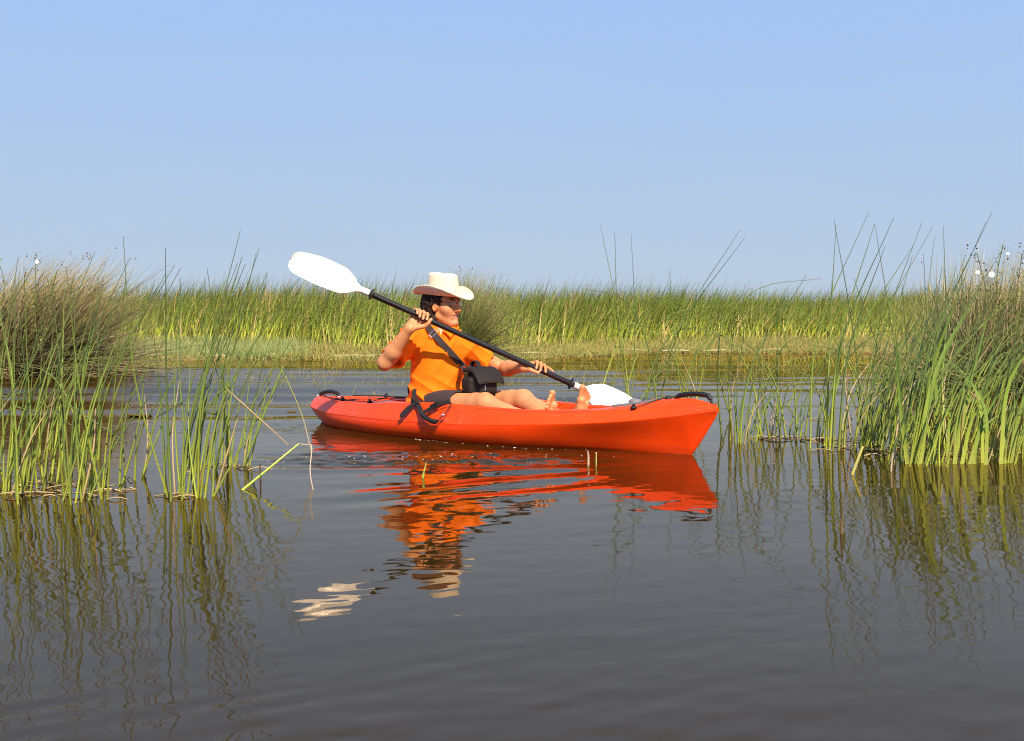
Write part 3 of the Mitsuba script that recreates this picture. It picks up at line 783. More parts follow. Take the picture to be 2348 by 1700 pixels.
zd = lambda u, v: float(deck_z(np.array(u), np.array(v)))
def D(u, v, dz=.006):
    return K(u, v, max(zd(u, v), zg(u) - .002) + dz)
cord(D(-1.24, -.10), D(-1.02, -.185), D(-.72, .20, .012))
cord(D(-1.24, .10), D(-1.02, .185), D(-.72, -.235))
cord(D(-1.02, -.185), D(-.72, -.235))
cord(D(-1.02, .185), D(-.72, .235, .01), D(-.50, .28, .02))
cord(D(-1.40, -.02), D(-1.2, -.12), D(-.9, -.20), D(-.72, -.235))
cord(D(-.72, .2, .012), D(-.50, .24, .02))
cord(K(1.12, -.112, .224), K(1.19, -.05, .262), K(1.255, .0, .284), K(1.29, .0, .270))
cord(K(1.12, .112, .224), K(1.19, .05, .262), K(1.255, .0, .284))
for u, v in ((-1.02, -.185), (-.72, -.235), (-1.02, .185), (-.72, .235), (1.12, -.112)):
    part(KY, 'cord_hook', trimesh.util.concatenate([sphere(D(u, v, .008), .014, 2, (1.3, 1.3, .7)), sphere(D(u, v, .02), .009, 1)]), 'black_rubber', True)
part(KY, 'cord_hook', trimesh.util.concatenate([sphere(K(1.255, 0, .278), .016, 2), sphere(K(1.255, 0, .262), .012, 2, (1.4, 1.4, 1))]), 'black_rubber', True)
# grey plate and cap before the feet on the bow deck
def plate(u0, u1, h0, h1, th, dz):
    top = [K(u0, -h0, 0), K(u1, -h1, 0), K(u1, h1, 0), K(u0, h0, 0)]
    uv = [(u0, -h0), (u1, -h1), (u1, h1), (u0, h0)]
    v = [p + V(0, 0, zd(max(a, 1.0), b) + dz + th) for p, (a, b) in zip(top, uv)] + [p + V(0, 0, zd(max(a, 1.0), b) + dz - .01) for p, (a, b) in zip(top, uv)]
    return trimesh.Trimesh(v, v and trimesh.convex.convex_hull(np.array(v)).faces, process=False)
m = trimesh.convex.convex_hull(np.array([K(u, v, zd(max(u, 1.0), v) + d) for u, w in ((.97, .095), (1.06, .09), (1.20, .045)) for v in (-w, w) for d in (-.01, .010)]))
part(KY, 'deck_plate', m, 'grey_plastic', 30, label='grey plastic plate on the bow deck')
part(KY, 'deck_plate__cap', sphere(K(1.05, .0, zd(1.05, 0) + .006), .034, 3, (1, 1, .45)), 'grey_plastic', True)
# foot rails inside the cockpit, both sides, with pedal blocks
for s in (1, -1):
    rail = ribbon(curve([K(.36, s * .220, .130), K(.55, s * .192, .132), K(.74, s * .140, .134)], 12), .034, V(0, 0, 1), .012)
    k = part(KY, 'foot_rail', rail, 'black_rubber', 30)
    for t in np.linspace(.1, .9, 9):
        p = K(.36 + .38 * t, s * (.211 - .080 * t**1.4), .131) 
        part(k, 'bolt', sphere(p, .006, 1), 'dark_metal' if abs(t - .3) > .06 else 'steel', True)
    part(KY, 'foot_pedal', trimesh.convex.convex_hull(np.vstack([K(.76 + a, s * (.130 + b), .135 + c) for a in (0, .02) for b in (-.07, .015) for c in (-.02, .02)])), 'black_rubber', 30)
# dark seam along the near and far gunwale
for s in (-1, 1):
    part(KY, 'rim_seam', tube(curve([K(u, s * (bg(u) + .0005), zg(u) - .006) for u in np.linspace(.22, .90, 9)], 40), .0020, 5), 'black_rubber', True)
# backrest and its straps
pad = trimesh.creation.box((.05, .17, .15))
pad = pad.subdivide().subdivide().subdivide()
pad.vertices += V(.05, 0, 0) * (np.abs(pad.vertices[:, 1:2]) / .17)**2
pad.vertices = np.array([K(-.53 + x + .12 * -z, y, .19 + z) for x, y, z in pad.vertices])
part(KY, 'backrest', pad, 'black_webbing', 40, label='black padded backrest behind the paddler')
def strap(pts, w, across, n=22, name='seat_strap', mat='black_webbing', th=.004):
    return part(KY, name, ribbon(curve(np.array(pts), n), w, across, th), mat, 30)
strap([K(-.350, -.225, .268), K(-.290, -.285, .238), K(-.22, -.333, .202), K(-.17, -.362, .176), K(-.125, -.388, .150)], .026, KF)
part(KY, 'strap_buckle', trimesh.convex.convex_hull(np.vstack([K(-.225 + a, -.340 + b, .200 - .5 * a + c) for a in (-.03, .03) for b in (-.008, .008) for c in (-.016, .016)])), 'black_rubber', 30)
strap([K(-.21, -.342, .205), K(-.255, -.362, .180), K(-.285, -.376, .150), K(-.300, -.384, .130), K(-.287, -.386, .128), K(-.262, -.372, .155), K(-.235, -.352, .188)], .018, KF, n=30)
strap([K(-.125, -.386, .150), K(-.08, -.366, .180), K(-.04, -.345, .205), K(.02, -.31, .222)], .020, V(0, 0, 1))
part(KY, 'strap_buckle', trimesh.convex.convex_hull(np.vstack([K(-.06 + a, -.360 + b, .194 + .4 * a + c) for a in (-.026, .026) for b in (-.008, .008) for c in (-.014, .014)])), 'black_rubber', 30)
part(KY, 'side_handle', grip([K(-.128, -.388, .160), K(-.118, -.392, .143), K(-.07, -.402, .124), K(-.02, -.402, .112), K(.010, -.398, .118)], .0135, 44, .06), 'black_rubber', 50, label='black ribbed side handle hanging against the hull')
cord(K(.008, -.398, .118), K(.035, -.385, .150), K(.045, -.372, .168), K(.055, -.35, .20), K(.05, -.332, .214), r=.003)
cord(K(-.105, -.388, .150), K(-.06, -.372, .180), K(-.01, -.352, .203), K(.05, -.335, .212), r=.003)
part(KY, 'rivet', sphere(K(.038, -.388, .150), .010, 2), 'steel', True)
# worn pale marking low on the stern
def hull_face(u, t):
    b, c = V(bb(u), max(zk(u) + .012, -.004)), V(bc(u), zc(u))
    p = b + (c - b) * t
    return K(u, -p[0] - .0035, p[1])
ms = []
for k in range(5):
    u = -1.385 + .026 * k
    ms.append(tube(np.array([hull_face(u, .80), hull_face(u + .006, .45)]), .0035, 4))
    ms.append(tube(np.array([hull_face(u + .002, .78), hull_face(u + .016, .70)]), .003, 4))
part(KY, 'marking', join(ms), 'white_plastic', True, kind='stuff', label='small worn white marking low on the stern')

# ------------------------------------------------------------------ the paddle
A0, A1 = V(-1.0568, 6.94, .937), V(.1545, 7.22, .3828)
PA = norm(A1 - A0)                                   # along the shaft, towards the right blade
PC = norm(V(0, -1, 0) + PA * PA[1])                  # square to it, towards the lens
PE = -np.cross(PA, PC)                               # square to both, upwards
def P(t, e=0, c=0):
    return A0 + PA * t + PE * e + PC * c
PD = 'paddle'
part(PD, 'shaft', tube(np.array([P(t) for t in np.linspace(.275, 1.625, 30)]), .0165, 20), 'black_shaft', 40, label='black paddle shaft held in both hands')
for t in (.300, 1.575):
    prof = [(-.012, .017), (-.006, .024), (-.002, .033), (.002, .034), (.006, .024), (.012, .017)]
    part(PD, 'drip_ring', tube(np.array([P(t + a) for a, _ in prof]), [b for _, b in prof], 20), 'black_rubber', 35)
part(PD, 'joint_ring', tube(np.array([P(t) for t in (1.0, 1.004, 1.008, 1.012)]), [.0168, .0176, .0176, .0168], 20), 'black_rubber', 35)
def blade(t_neck, sgn, roll, label):
    """Spoon blade from the neck outwards; roll turns its face about the shaft."""
    L = .455
    ce, cc = math.cos(roll), math.sin(roll)
    W, Nn = PE * ce + PC * cc, PC * ce - PE * cc
    s = np.concatenate([np.linspace(0, .86, 34), .86 + .14 * np.sin(np.linspace(.08, 1.5708, 14))])
    up = spline((0, .016), (.10, .022), (.2, .052), (.35, .078), (.6, .080), (.85, .066), (.94, .054), (.985, .034), (1, .008))(s)
    lo = spline((0, .016), (.10, .022), (.2, .050), (.35, .076), (.6, .082), (.85, .074), (.94, .064), (.985, .044), (1, .014))(s)
    th = spline((0, .016), (.1, .013), (.22, .007), (.6, .004), (1, .002))(s)
    ring = []
    ws = np.sin(np.linspace(-np.pi / 2, np.pi / 2, 25))
    for k, x in enumerate(s):
        w = np.where(ws < 0, ws * lo[k], ws * up[k])
        ed = np.sqrt(np.clip(1 - ws**2, 0, 1)) if x < .16 else np.clip((1 - np.abs(ws)) * 6, 0.25, 1)
        dish = .022 * sstep(.1, .5, x) * (ws**2) - .03 * sstep(.2, 1, x) * x
        rib = .006 * np.exp(-(ws / .12)**2) * sstep(.9, .3, x)
        base = P(t_neck + sgn * x * L)
        a = [base + W * w[q] + Nn * (dish[q] + th[k] * ed[q] + rib[q]) for q in range(25)]
        b = [base + W * w[q] + Nn * (dish[q] - th[k] * ed[q] - rib[q]) for q in range(23, 0, -1)]
        ring.append(np.array(a + b))
    n = len(ring[0]); r = len(ring)
    v = np.vstack(ring + [[ring[0].mean(0)], [ring[-1].mean(0)]])
    i, j = np.meshgrid(np.arange(r - 1), np.arange(n), indexing='ij'); j2 = (j + 1) % n
    q = np.stack([i * n + j, i * n + j2, (i + 1) * n + j2, (i + 1) * n + j], -1).reshape(-1, 4)
    j = np.arange(n)
    f = np.vstack([q[:, [0, 1, 2]], q[:, [0, 2, 3]], np.stack([(j + 1) % n, j, j * 0 + r * n], 1), np.stack([(r - 1) * n + j, (r - 1) * n + (j + 1) % n, j * 0 + r * n + 1], 1)])
    m = trimesh.Trimesh(v, f, process=False); m.fix_normals()
    part(PD, 'blade', m, 'white_plastic', 50, label=label)
    part(PD, 'blade_socket', tube(np.array([P(t_neck - sgn * a) for a in (.02, .005, -.02, -.045)]), [.0195, .0195, .0185, .012], 18), 'white_plastic', 40)
blade(.265, -1, -.30, 'white blade raised into the sky on the left')
blade(1.615, 1, -.30, 'white blade dipping behind the bow on the right')
tag(PD, 'black shafted double paddle with white blades held slanting by the paddler', 'paddle')
# ------------------------------------------------------------------ the paddler
PN = 'person'
HC, HF, HL, HU = V(-.405, 7.385, .752), norm(V(.80, -.60, -.03)), norm(V(.60, .80, 0)), V(0, 0, 1)
HU = np.cross(HF, HL)
HA = np.array([HF, HL, HU])
def Hd(f, l, u):
    return HC + HF * f + HL * l + HU * u
S_R, S_L = V(-.592, 7.385, .572), V(-.276, 7.370, .506)
E_R, E_L = V(-.728, 7.150, .428), V(-.063, 7.450, .378)
HR = P(.603)
HLt = P(1.362)
W_R = HR - PE * .088 - PA * .028 + PC * .000
W_L = HLt - PA * .082 - PE * .026 - PC * .032
PEL = K(-.37, 0, .17)
NECK = V(-.432, 7.400, .615)
hipR, hipL = K(-.35, -.095, .155), K(-.32, .095, .155)
kneeR, kneeL = K(.12, -.135, .202), K(.20, .10, .212)
ankR, ankL = K(.535, -.085, .105), K(.585, .075, .110)

body = Clay((-.86, 6.50, 0.0), (.52, 7.72, .93), .0040)
# head
body.egg(Hd(-.012, 0, .030), (.100, .077, .098), HA, .01)
body.egg(Hd(.034, 0, -.040), (.064, .058, .076), HA, .025)
body.cone(Hd(.000, .050, -.062), Hd(.074, .017, -.103), .019, .017, .018)
body.cone(Hd(.000, -.050, -.062), Hd(.074, -.017, -.103), .019, .017, .018)
body.ball(Hd(.088, 0, -.098), .0205, .02)
body.cone(Hd(.080, -.034, .030), Hd(.080, .034, .030), .016, .016, .02)
body.cone(Hd(.090, 0, .018), Hd(.119, 0, -.022), .0085, .0135, .014)
for s in (-1, 1):
    body.ball(Hd(.102, s * .0135, -.027), .0100, .008)
    body.cone(Hd(.099, s * .024, -.030), Hd(.083, s * .038, -.064), .0040, .0040, .010, cut=True)
    body.ball(Hd(.060, s * .042, -.020), .026, .03)
    body.ball(Hd(.085, s * .032, .012), .0135, .012, cut=True)
    body.egg(Hd(-.006, s * .078, -.006), (.021, .010, .031), HA, .008)
    body.egg(Hd(.000, s * .088, -.004), (.010, .006, .017), HA, .006, cut=True)
body.cone(Hd(.088, -.020, -.052), Hd(.088, .020, -.052), .0085, .0085, .010)
body.cone(Hd(.086, -.018, -.070), Hd(.086, .018, -.070), .009, .009, .010)
body.cone(Hd(.096, -.022, -.0595), Hd(.102, 0, -.0600), .0062, .0072, .004, cut=True)
body.cone(Hd(.096, .022, -.0595), Hd(.102, 0, -.0600), .0062, .0072, .004, cut=True)
body.cone(Hd(-.030, 0, -.050), NECK + V(0, .004, -.01), .052, .057, .014)
# trunk
body.egg(V(-.432, 7.400, .470), (.160, .105, .170), None, .05)
body.egg(V(-.440, 7.385, .310), (.140, .110, .150), None, .06)
body.egg(PEL, (.14, .15, .115), np.array([KF, KL, [0, 0, 1]]), .06)
body.cone(NECK - V(0, -.012, .050), S_R, .046, .054, .03)
body.cone(NECK - V(0, -.012, .050), S_L, .046, .054, .03)
# arms
for S, E, W, s in ((S_R, E_R, W_R, -1), (S_L, E_L, W_L, 1)):
    mid = S * .5 + E * .5
    body.cone(S, mid, .046, .044, .03); body.cone(mid, E, .044, .041, .02)
    f1 = E * .68 + W * .32 + V(0, 0, -.004)
    body.cone(E, f1, .041, .045, .02); body.cone(f1, W, .044, .0275, .02)
    body.ball(E + norm(E - W) * .012 + norm(E - S) * .008, .036, .02)
# legs
for hip, knee, ank in ((hipR, kneeR, ankR), (hipL, kneeL, ankL)):
    body.cone(hip, knee * .85 + hip * .15, .088, .062, .03)
    body.cone(knee * .85 + hip * .15, knee, .062, .055, .02)
    body.ball(knee + V(0, 0, .014), .046, .02)
    calf = knee * .68 + ank * .32 + V(0, 0, -.018)
    body.cone(knee, calf, .052, .054, .03); body.cone(calf, ank, .053, .036, .02)
# feet: a = heel to toe, w = little toe to big toe, n = out of the sole
def foot(heel, ank, a, w):
    a, w = norm(a), norm(np.asarray(w) - norm(a) * (np.asarray(w) @ norm(a)))
    n = np.cross(a, w); n = n if n @ KF > 0 else -n
    body.ball(heel, .031, .02); body.cone(heel, ank, .030, .034, .02)
    body.cone(heel, heel + a * .165 + w * .022, .028, .022, .02)
    body.cone(heel, heel + a * .150 - w * .026, .027, .017, .02)
    body.cone(ank, heel + a * .14 - n * .012, .033, .020, .025)
    body.ball(heel + a * .165 + w * .026 + n * .004, .021, .01)
    body.ball(heel + a * .150 - w * .026 + n * .002, .017, .01)
    for q, r, o in ((.236, .0155, .037), (.228, .0105, .014), (.219, .0100, -.004), (.207, .0095, -.021), (.192, .0095, -.037)):
        body.cone(heel + a * (q - .05) + w * o * .9, heel + a * q + w * o + n * .006, r * .75, r, .004)
        body.ball(heel + a * q + w * o + n * .007, r * 1.08, .004)
foot(K(.575, -.060, .066), ankR, KF * .14 - KL * .50 + V(0, 0, .84), KL * .80 + V(0, 0, .50))
foot(K(.625, .062, .070), ankL, KF * .10 + KL * .16 + V(0, 0, .95), -KL * .95 + V(0, 0, .18))
# hands
def on(H, s, deg, r):
    a = math.radians(deg)
    return H + PA * s + PC * (math.cos(a) * r) + PE * (math.sin(a) * r)
nails = []
def hand(H, W, fingers, thumb, palm_r=.0135):
    mcps = []
    for s, chain, rad in fingers:
        pts = [on(H, s + ds, d, r) for d, r, ds in chain]
        mcps.append(pts[0])
        rr = [rad * 1.12, rad * 1.05, rad * .95, rad * .85]
        for k in range(3):
            body.cone(pts[k], pts[k + 1], rr[k], rr[k + 1], .0035)
        body.ball(pts[1], rad * 1.10, .003)
        nails.append((pts[3], norm(pts[3] - on(H, s, 0, 0)), norm(pts[3] - pts[2]), rad))
    for k, p in enumerate(mcps):
        body.cone(p, W * .75 + p * .25, palm_r, .020, .012)
    for p, q in zip(mcps[:-1], mcps[1:]):
        body.cone(p, q, palm_r * .95, palm_r * .95, .008)
    body.ball(W, .027, .02)
    for k in range(len(thumb) - 1):
        body.cone(thumb[k], thumb[k + 1], (.019, .0125, .0110)[k], (.0125, .0112, .0092)[k], .008 if k == 0 else .003)
    nails.append((thumb[-1], PC, norm(thumb[-1] - thumb[-2]), .010))
hand(HR, W_R, [(-.037, [(212, .030, 0), (138, .035, 0), (72, .028, .004), (18, .028, .010)], .0086),
               (-.015, [(215, .032, 0), (134, .038, 0), (58, .029, .003), (-6, .028, .008)], .0096),
               (.009, [(215, .033, 0), (132, .039, 0), (54, .030, .003), (-12, .028, .006)], .0100),
               (.033, [(212, .032, 0), (130, .037, 0), (58, .029, .002), (-2, .028, .004)], .0088)],
     [W_R * .55 + (HR - PE * .06 + PA * .015 + PC * .012) * .45, HR + PA * .045 - PE * .040 + PC * .012, HR + PA * .056 - PE * .014 + PC * .020, HR + PA * .060 + PE * .010 + PC * .020])
hand(HLt, W_L, [(-.026, [(158, .034, -.012), (106, .037, 0), (50, .029, .002), (2, .028, .003)], .0088),
                (-.003, [(158, .036, -.012), (104, .039, 0), (46, .030, .004), (-8, .028, .008)], .0092),
                (.021, [(160, .034, -.012), (106, .037, 0), (52, .029, .008), (6, .028, .016)], .0088),
                (.042, [(162, .032, -.014), (112, .033, .002), (80, .030, .018), (62, .027, .036)], .0078)],
     [W_L + PA * .018 - PE * .004 + PC * .012, HLt - PA * .046 - PE * .022 + PC * .016, HLt - PA * .024 - PE * .021 + PC * .022, HLt - PA * .002 - PE * .018 + PC * .025])
bm = soften(body.mesh(), 3)
bv = np.asarray(bm.vertices)
# natural colour of the skin: lips, brows, stubble, nails, knees, soles, hair on arms and legs
q = (bv - HC) @ HA.T
base = np.tile([.57, .245, .108], (len(bv), 1)) * (1 + .20 * fb(bv * 22, 3, 2)[:, None] + .18 * fb(bv * 140, 2, 7)[:, None])
def blend(mask, col):
    global base
    base = base * (1 - mask[:, None]) + np.array(col) * mask[:, None]
headz = (np.linalg.norm(bv - HC, axis=1) < .2)
blend(headz * .6 * np.exp(-(((q[:, 0] - .075) / .05)**2 + (q[:, 1] / .065)**2 + ((q[:, 2] + .075) / .035)**2)), (.36, .17, .10))
blend(headz * .8 * np.exp(-(((q[:, 0] - .093) / .022)**2 + (q[:, 1] / .024)**2 + ((q[:, 2] + .060) / .014)**2)**2), (.42, .10, .07))
blend(headz * 1.0 * np.exp(-(((q[:, 0] - .088) / .012)**2 + (q[:, 1] / .020)**2 + ((q[:, 2] + .0605) / .0045)**2)**2), (.06, .02, .015))
for s in (-1, 1):
    blend(headz * .9 * np.exp(-(((q[:, 1] - s * .032) / .021)**2 + ((q[:, 2] - .040 + 6 * (q[:, 1] - s * .03)**2) / .0065)**2)**2) * (q[:, 0] > .06), (.03, .018, .012))
    blend(headz * .5 * np.exp(-(((q[:, 0] - .06) / .03)**2 + ((q[:, 1] - s * .045) / .025)**2 + ((q[:, 2] + .02) / .02)**2)), (.60, .21, .11))
    blend(headz * .75 * np.exp(-(((q[:, 1] - s * .032) / .014)**2 + ((q[:, 2] - .012) / .0055)**2)**2) * (q[:, 0] > .055), (.10, .05, .035))
for p, out, along, r in nails:
    d = bv - p
    blend(.8 * np.exp(-((np.linalg.norm(d, axis=1) / (r * .95))**2)**2) * ((d @ out) > r * .25), (.78, .48, .36))
def limb_hair(a, b, rad, amt):
    L = b - a
    t = np.clip(((bv - a) @ L) / (L @ L), 0, 1)
    d = np.linalg.norm(bv - a - t[:, None] * L, axis=1)
    u_ = norm(L)
    st = bv - np.outer((bv @ u_), u_) * .75
    blend((d < rad) * amt * np.clip(fb(st * 260, 2, 8) * 2.4 + .35, 0, 1), (.20, .11, .07))
for a, b in ((E_R, W_R), (E_L, W_L)):
    limb_hair(a, b, .065, .22)
for a, b in ((hipR, kneeR), (hipL, kneeL), (kneeR, ankR), (kneeL, ankL)):
    limb_hair(a, b, .09, .24)
part(PN, 'body', bm, 'skin', True, np.clip(base, 0, 1))
tag(PN, 'man sitting barefoot in the kayak, paddling with both arms, smiling to the right', 'person')
part(PN, 'teeth', tube(curve([Hd(.0835, -.019, -.0575), Hd(.0905, -.009, -.0590), Hd(.0925, 0, -.0592), Hd(.0905, .009, -.0590), Hd(.0835, .019, -.0575)], 14), .0036, 8), 'eye_white', True)
for s in (-1, 1):
    part(PN, 'eye', sphere(Hd(.0752, s * .032, .0125), .0100, 2), 'eye_white', True)
    part(PN, 'eye__iris' if s < 0 else 'eye_001__iris', sphere(Hd(.0818, s * .032 - .001, .0128), .0042, 1), 'hair_dark', True)

# hair: dark curls at the back and sides of the head, under the hat
r = np.random.default_rng(31)
hair = Clay(HC - .22, HC + .22, .0040)
hair.egg(Hd(-.028, 0, .018), (.104, .087, .098), HA, .01)
hair.egg(Hd(-.060, 0, -.040), (.072, .080, .072), HA, .03)
k = 0
while k < 420:
    d = norm(r.normal(0, 1, 3))
    p = np.array([-.030, 0, .0]) + d * [.112, .092, .105]
    if p[2] < -.118 or p[2] > .10 or (p[0] > .030) or (p[0] > -.012 and p[2] < .030):
        continue
    hair.ball(Hd(*p), r.uniform(.009, .018), .005)
    k += 1
for s in (-1, 1):
    hair.cone(Hd(.020, s * .080, .045), Hd(.016, s * .081, .008), .013, .008, .008)
    hair.egg(Hd(.012, s * .090, -.035), (.040, .040, .045), HA, .008, cut=True)
hair.egg(Hd(.082, 0, -.02), (.075, .10, .082), HA, .006, cut=True)
hair.cone(Hd(.0, 0, -.13), Hd(.06, 0, -.13), .07, .07, .01, cut=True)
hm = hair.mesh()
hm.vertices = hm.vertices + vnormals(hm) * (fb(np.asarray(hm.vertices) * 90, 2, 4) * .012)[:, None]
part(PN, 'hair', hm, 'hair_dark', True, label='dark curly hair under the hat')

# the polo shirt
sh = Clay((-.86, 7.0, .02), (.12, 7.72, .74), .0045)
sh.egg(V(-.432, 7.396, .470), (.176, .122, .178), None, .05)
sh.egg(V(-.447, 7.378, .315), (.156, .132, .165), None, .06)
sh.egg(PEL + V(-.016, .004, .020), (.163, .178, .138), np.array([KF, KL, [0, 0, 1]]), .06)
sh.cone(NECK - V(0, -.014, .044), S_R, .056, .068, .04)
sh.cone(NECK - V(0, -.014, .044), S_L, .056, .068, .04)
sh.cone(NECK - V(0, .0, .06), NECK + V(0, .006, .012), .074, .064, .03)
def sleeve(S, E, t1, r0, r1, sag):
    d = norm(E - S); end = S + (E - S) * t1
    sh.cone(S, end + d * .03 + sag, r0, r1, .035)
    sh.plane_cut(end, norm(d + sag * 2), end - .13, end + .13)
    sh.cone(end + sag - d * .035, end + sag + d * .05, r1 * .70, r1 * .82, .004, cut=True)
sleeve(S_R, E_R, .70, .072, .076, V(-.010, .030, -.034))
sleeve(S_L, E_L, .60, .070, .066, V(.0, .010, -.016))
# open below at the waist, open at the neck
sh.plane_cut(PEL + V(0, 0, -.085), V(0, 0, -1), PEL - V(.4, .4, .35), PEL + V(.4, .4, .1))
cutn = norm(KF * 1.0 + V(0, 0, -.75))
sh.plane_cut(PEL + KF * .140 + V(0, 0, -.01), cutn, PEL + V(-.3, -.4, -.2), PEL + V(.3, .3, .10))
sh.cone(NECK + V(.0, .0, -.05), NECK + V(.0, -.006, .09), .057, .066, .004, cut=True)
sh.cone(NECK + V(.008, -.075, .0), V(-.402, 7.262, .530), .022, .005, .008, cut=True)
sm = soften(sh.mesh(), 3)
sv = np.asarray(sm.vertices).copy()
nn = vnormals(sm)
# folds: diagonal drag lines from the raised arm, gathers at the waist, ripples at the sleeves
w = sv + .05 * np.stack([fb(sv * 7, 2, 1), fb(sv * 7, 2, 2), fb(sv * 7, 2, 3)], -1)
low = np.clip(1 - (sv[:, 2] - .14) / .24, 0, 1)
ridge = lambda a: 1 - 2 * np.abs(np.sin(a))**.7
fold1 = ridge((w[:, 2] * 1.0 + w[:, 0] * .55) * 40) * low * .018
fold2 = ridge((w[:, 0] * .9 - w[:, 2] * .55) * 26) * (1 - low) * .0068
side = np.clip((np.abs(sv[:, 0] + .435) - .12) / .1, 0, 1)
fold3 = ridge((w[:, 2] * .8 + w[:, 1] * .7 + w[:, 0] * .5) * 42) * side * .0060
amp = fold1 + fold2 + fold3 + .016 * fb(sv * 11, 3, 6)
sm.vertices = sv + nn * (amp + .004)[:, None]
SK = part(PN, 'shirt', sm, 'orange_cotton', True, label='bright orange short sleeved polo shirt')
SV = np.asarray(sm.vertices)
front = SV[SV[:, 1] < 7.42]
ftree = cKDTree(front[:, [0, 2]])
def on_shirt(x, z, out=.004):
    d, ii = ftree.query([x, z], 14)
    return V(x, front[ii, 1].min() - out, z)
# collar leaves, placket, buttons
def leaf(pts_in, pts_out, th=.004):
    a, b = curve(np.array(pts_in), 14), curve(np.array(pts_out), 14)
    g = [a, a * .5 + b * .5 + V(0, -.004, .006), b]
    v = np.vstack(g)
    k = np.arange(13)
    f = []
    for r_ in range(2):
        o, o2 = r_ * 14, r_ * 14 + 14
        f += [[o + i, o + i + 1, o2 + i + 1] for i in k] + [[o + i, o2 + i + 1, o2 + i] for i in k]
    f = np.array(f)
    n_ = len(v)
    m = trimesh.Trimesh(np.vstack([v, v + V(0, th * .6, -th * .8)]), np.vstack([f, f[:, ::-1] + n_]), process=False)
    return m
scene['orange_cloth_thin'] = {'type': 'twosided', 'b': {'type': 'diffuse', 'reflectance': rgb(.88, .19, .008)}}
n0 = NECK
part(SK, 'collar', leaf([n0 + V(-.03, .05, .045), n0 + V(-.066, .0, .045), n0 + V(-.050, -.055, .026), n0 + V(-.004, -.092, -.016)],
                        [n0 + V(-.05, .085, .012), n0 + V(-.100, .01, .014), n0 + V(-.082, -.068, .004), n0 + V(-.030, -.118, -.040)]), 'orange_cloth_thin', True)
part(SK, 'collar', leaf([n0 + V(.03, .05, .045), n0 + V(.070, .0, .046), n0 + V(.056, -.055, .030), n0 + V(.022, -.092, -.010)],
                        [n0 + V(.05, .085, .012), n0 + V(.116, .01, .012), n0 + V(.110, -.078, -.004), n0 + V(.072, -.128, -.050)]), 'orange_cloth_thin', True)
pl = [on_shirt(-.428 + .022 * t, .575 - .125 * t, .003) for t in np.linspace(0, 1, 12)]
part(SK, 'placket', ribbon(np.array(pl), .030, V(1, 0, .2), .004), 'orange_cloth_thin', 30)
for t in (.12, .52):
    p = on_shirt(-.430 + .022 * t, .575 - .125 * t, .0065)
    part(SK, 'button', sphere(p, .0075, 2, (1, .45, 1)), 'button_shell', True)

# shorts
so = Clay((-.80, 6.8, .02), (.12, 7.72, .40), .0050)
so.egg(PEL + V(0, 0, -.012), (.142, .158, .108), np.array([KF, KL, [0, 0, 1]]), .05)
for hip, knee in ((hipR, kneeR), (hipL, kneeL)):
    d = norm(knee - hip); e = hip + d * .235
    so.cone(hip, e + d * .03, .098, .088, .03)
    so.plane_cut(e, norm(d + V(0, 0, -.35)), e - .14, e + .14)
    so.cone(e - d * .03, e + d * .06, .066, .080, .004, cut=True)
om = soften(so.mesh(), 3)
ov = np.asarray(om.vertices)
om.vertices = ov + vnormals(om) * (.010 * fb(ov * 16, 3, 12))[:, None]
part(PN, 'shorts', om, 'charcoal_cloth', True, label='dark charcoal shorts')

# ------------------------------------------------------------------ the hat
hz = Hd(-.004, 0, .064)
na = 96
ph = np.arange(na) * 2 * np.pi / na
def ringp(rf, rl, z):
    return np.stack([rf * np.cos(ph), rl * np.sin(ph), np.broadcast_to(z, ph.shape)], 1)
def brim_z(q):
    s2 = np.sin(ph)**2
    return q**2.1 * .056 * s2**1.1 - q**1.3 * .010 * (1 - s2)**2
crease = lambda k: -.014 * k * np.exp(-(np.sin(ph) / .5)**2)
outer = [ringp(.001, .001, .114), ringp(.030, .020, .116 + .002 * np.abs(np.sin(ph))), ringp(.058, .045, .125), ringp(.076, .062, .128), ringp(.087, .073, .123), ringp(.0925, .079, .108), ringp(.096, .083, .068), ringp(.099, .0865, .028), ringp(.1005, .088, .004), ringp(.104, .091, .001 + brim_z(.03))]
for qq in (.12, .25, .4, .55, .7, .82, .92, .98, 1.0):
    outer.append(ringp(.104 + .094 * qq, .091 + .058 * qq, brim_z(qq)))
inner = [ringp(.104 + .094 * qq, .091 + .058 * qq + (.0035 if qq > .6 else 0) * np.sin(ph)**2, brim_z(qq) - .0035) for qq in (1.003, .97, .9, .75, .5, .25, .05)]
inner += [ringp(.098, .0855, .004), ringp(.094, .081, .05), ringp(.088, .075, .102), ringp(.03, .025, .110), ringp(.001, .001, .110)]
rg2 = outer + inner
tilt = math.radians(-3)
v = np.vstack(rg2)
v = np.stack([v[:, 0] * math.cos(tilt) - v[:, 2] * math.sin(tilt) * -1, v[:, 1], v[:, 2] * math.cos(tilt) + v[:, 0] * math.sin(tilt)], 1)
v = hz + v @ HA
v = v + (fb(v * 18, 2, 15) * .006)[:, None] * V(0, 0, 1)
i, j = np.meshgrid(np.arange(len(rg2) - 1), np.arange(na), indexing='ij'); j2 = (j + 1) % na
q4 = np.stack([i * na + j, (i + 1) * na + j, (i + 1) * na + j2, i * na + j2], -1).reshape(-1, 4)
hat = trimesh.Trimesh(v, np.vstack([q4[:, [0, 1, 2]], q4[:, [0, 2, 3]]]), process=False)
part('hat', 'crown_and_brim', hat, 'straw_felt', 50)
band = []
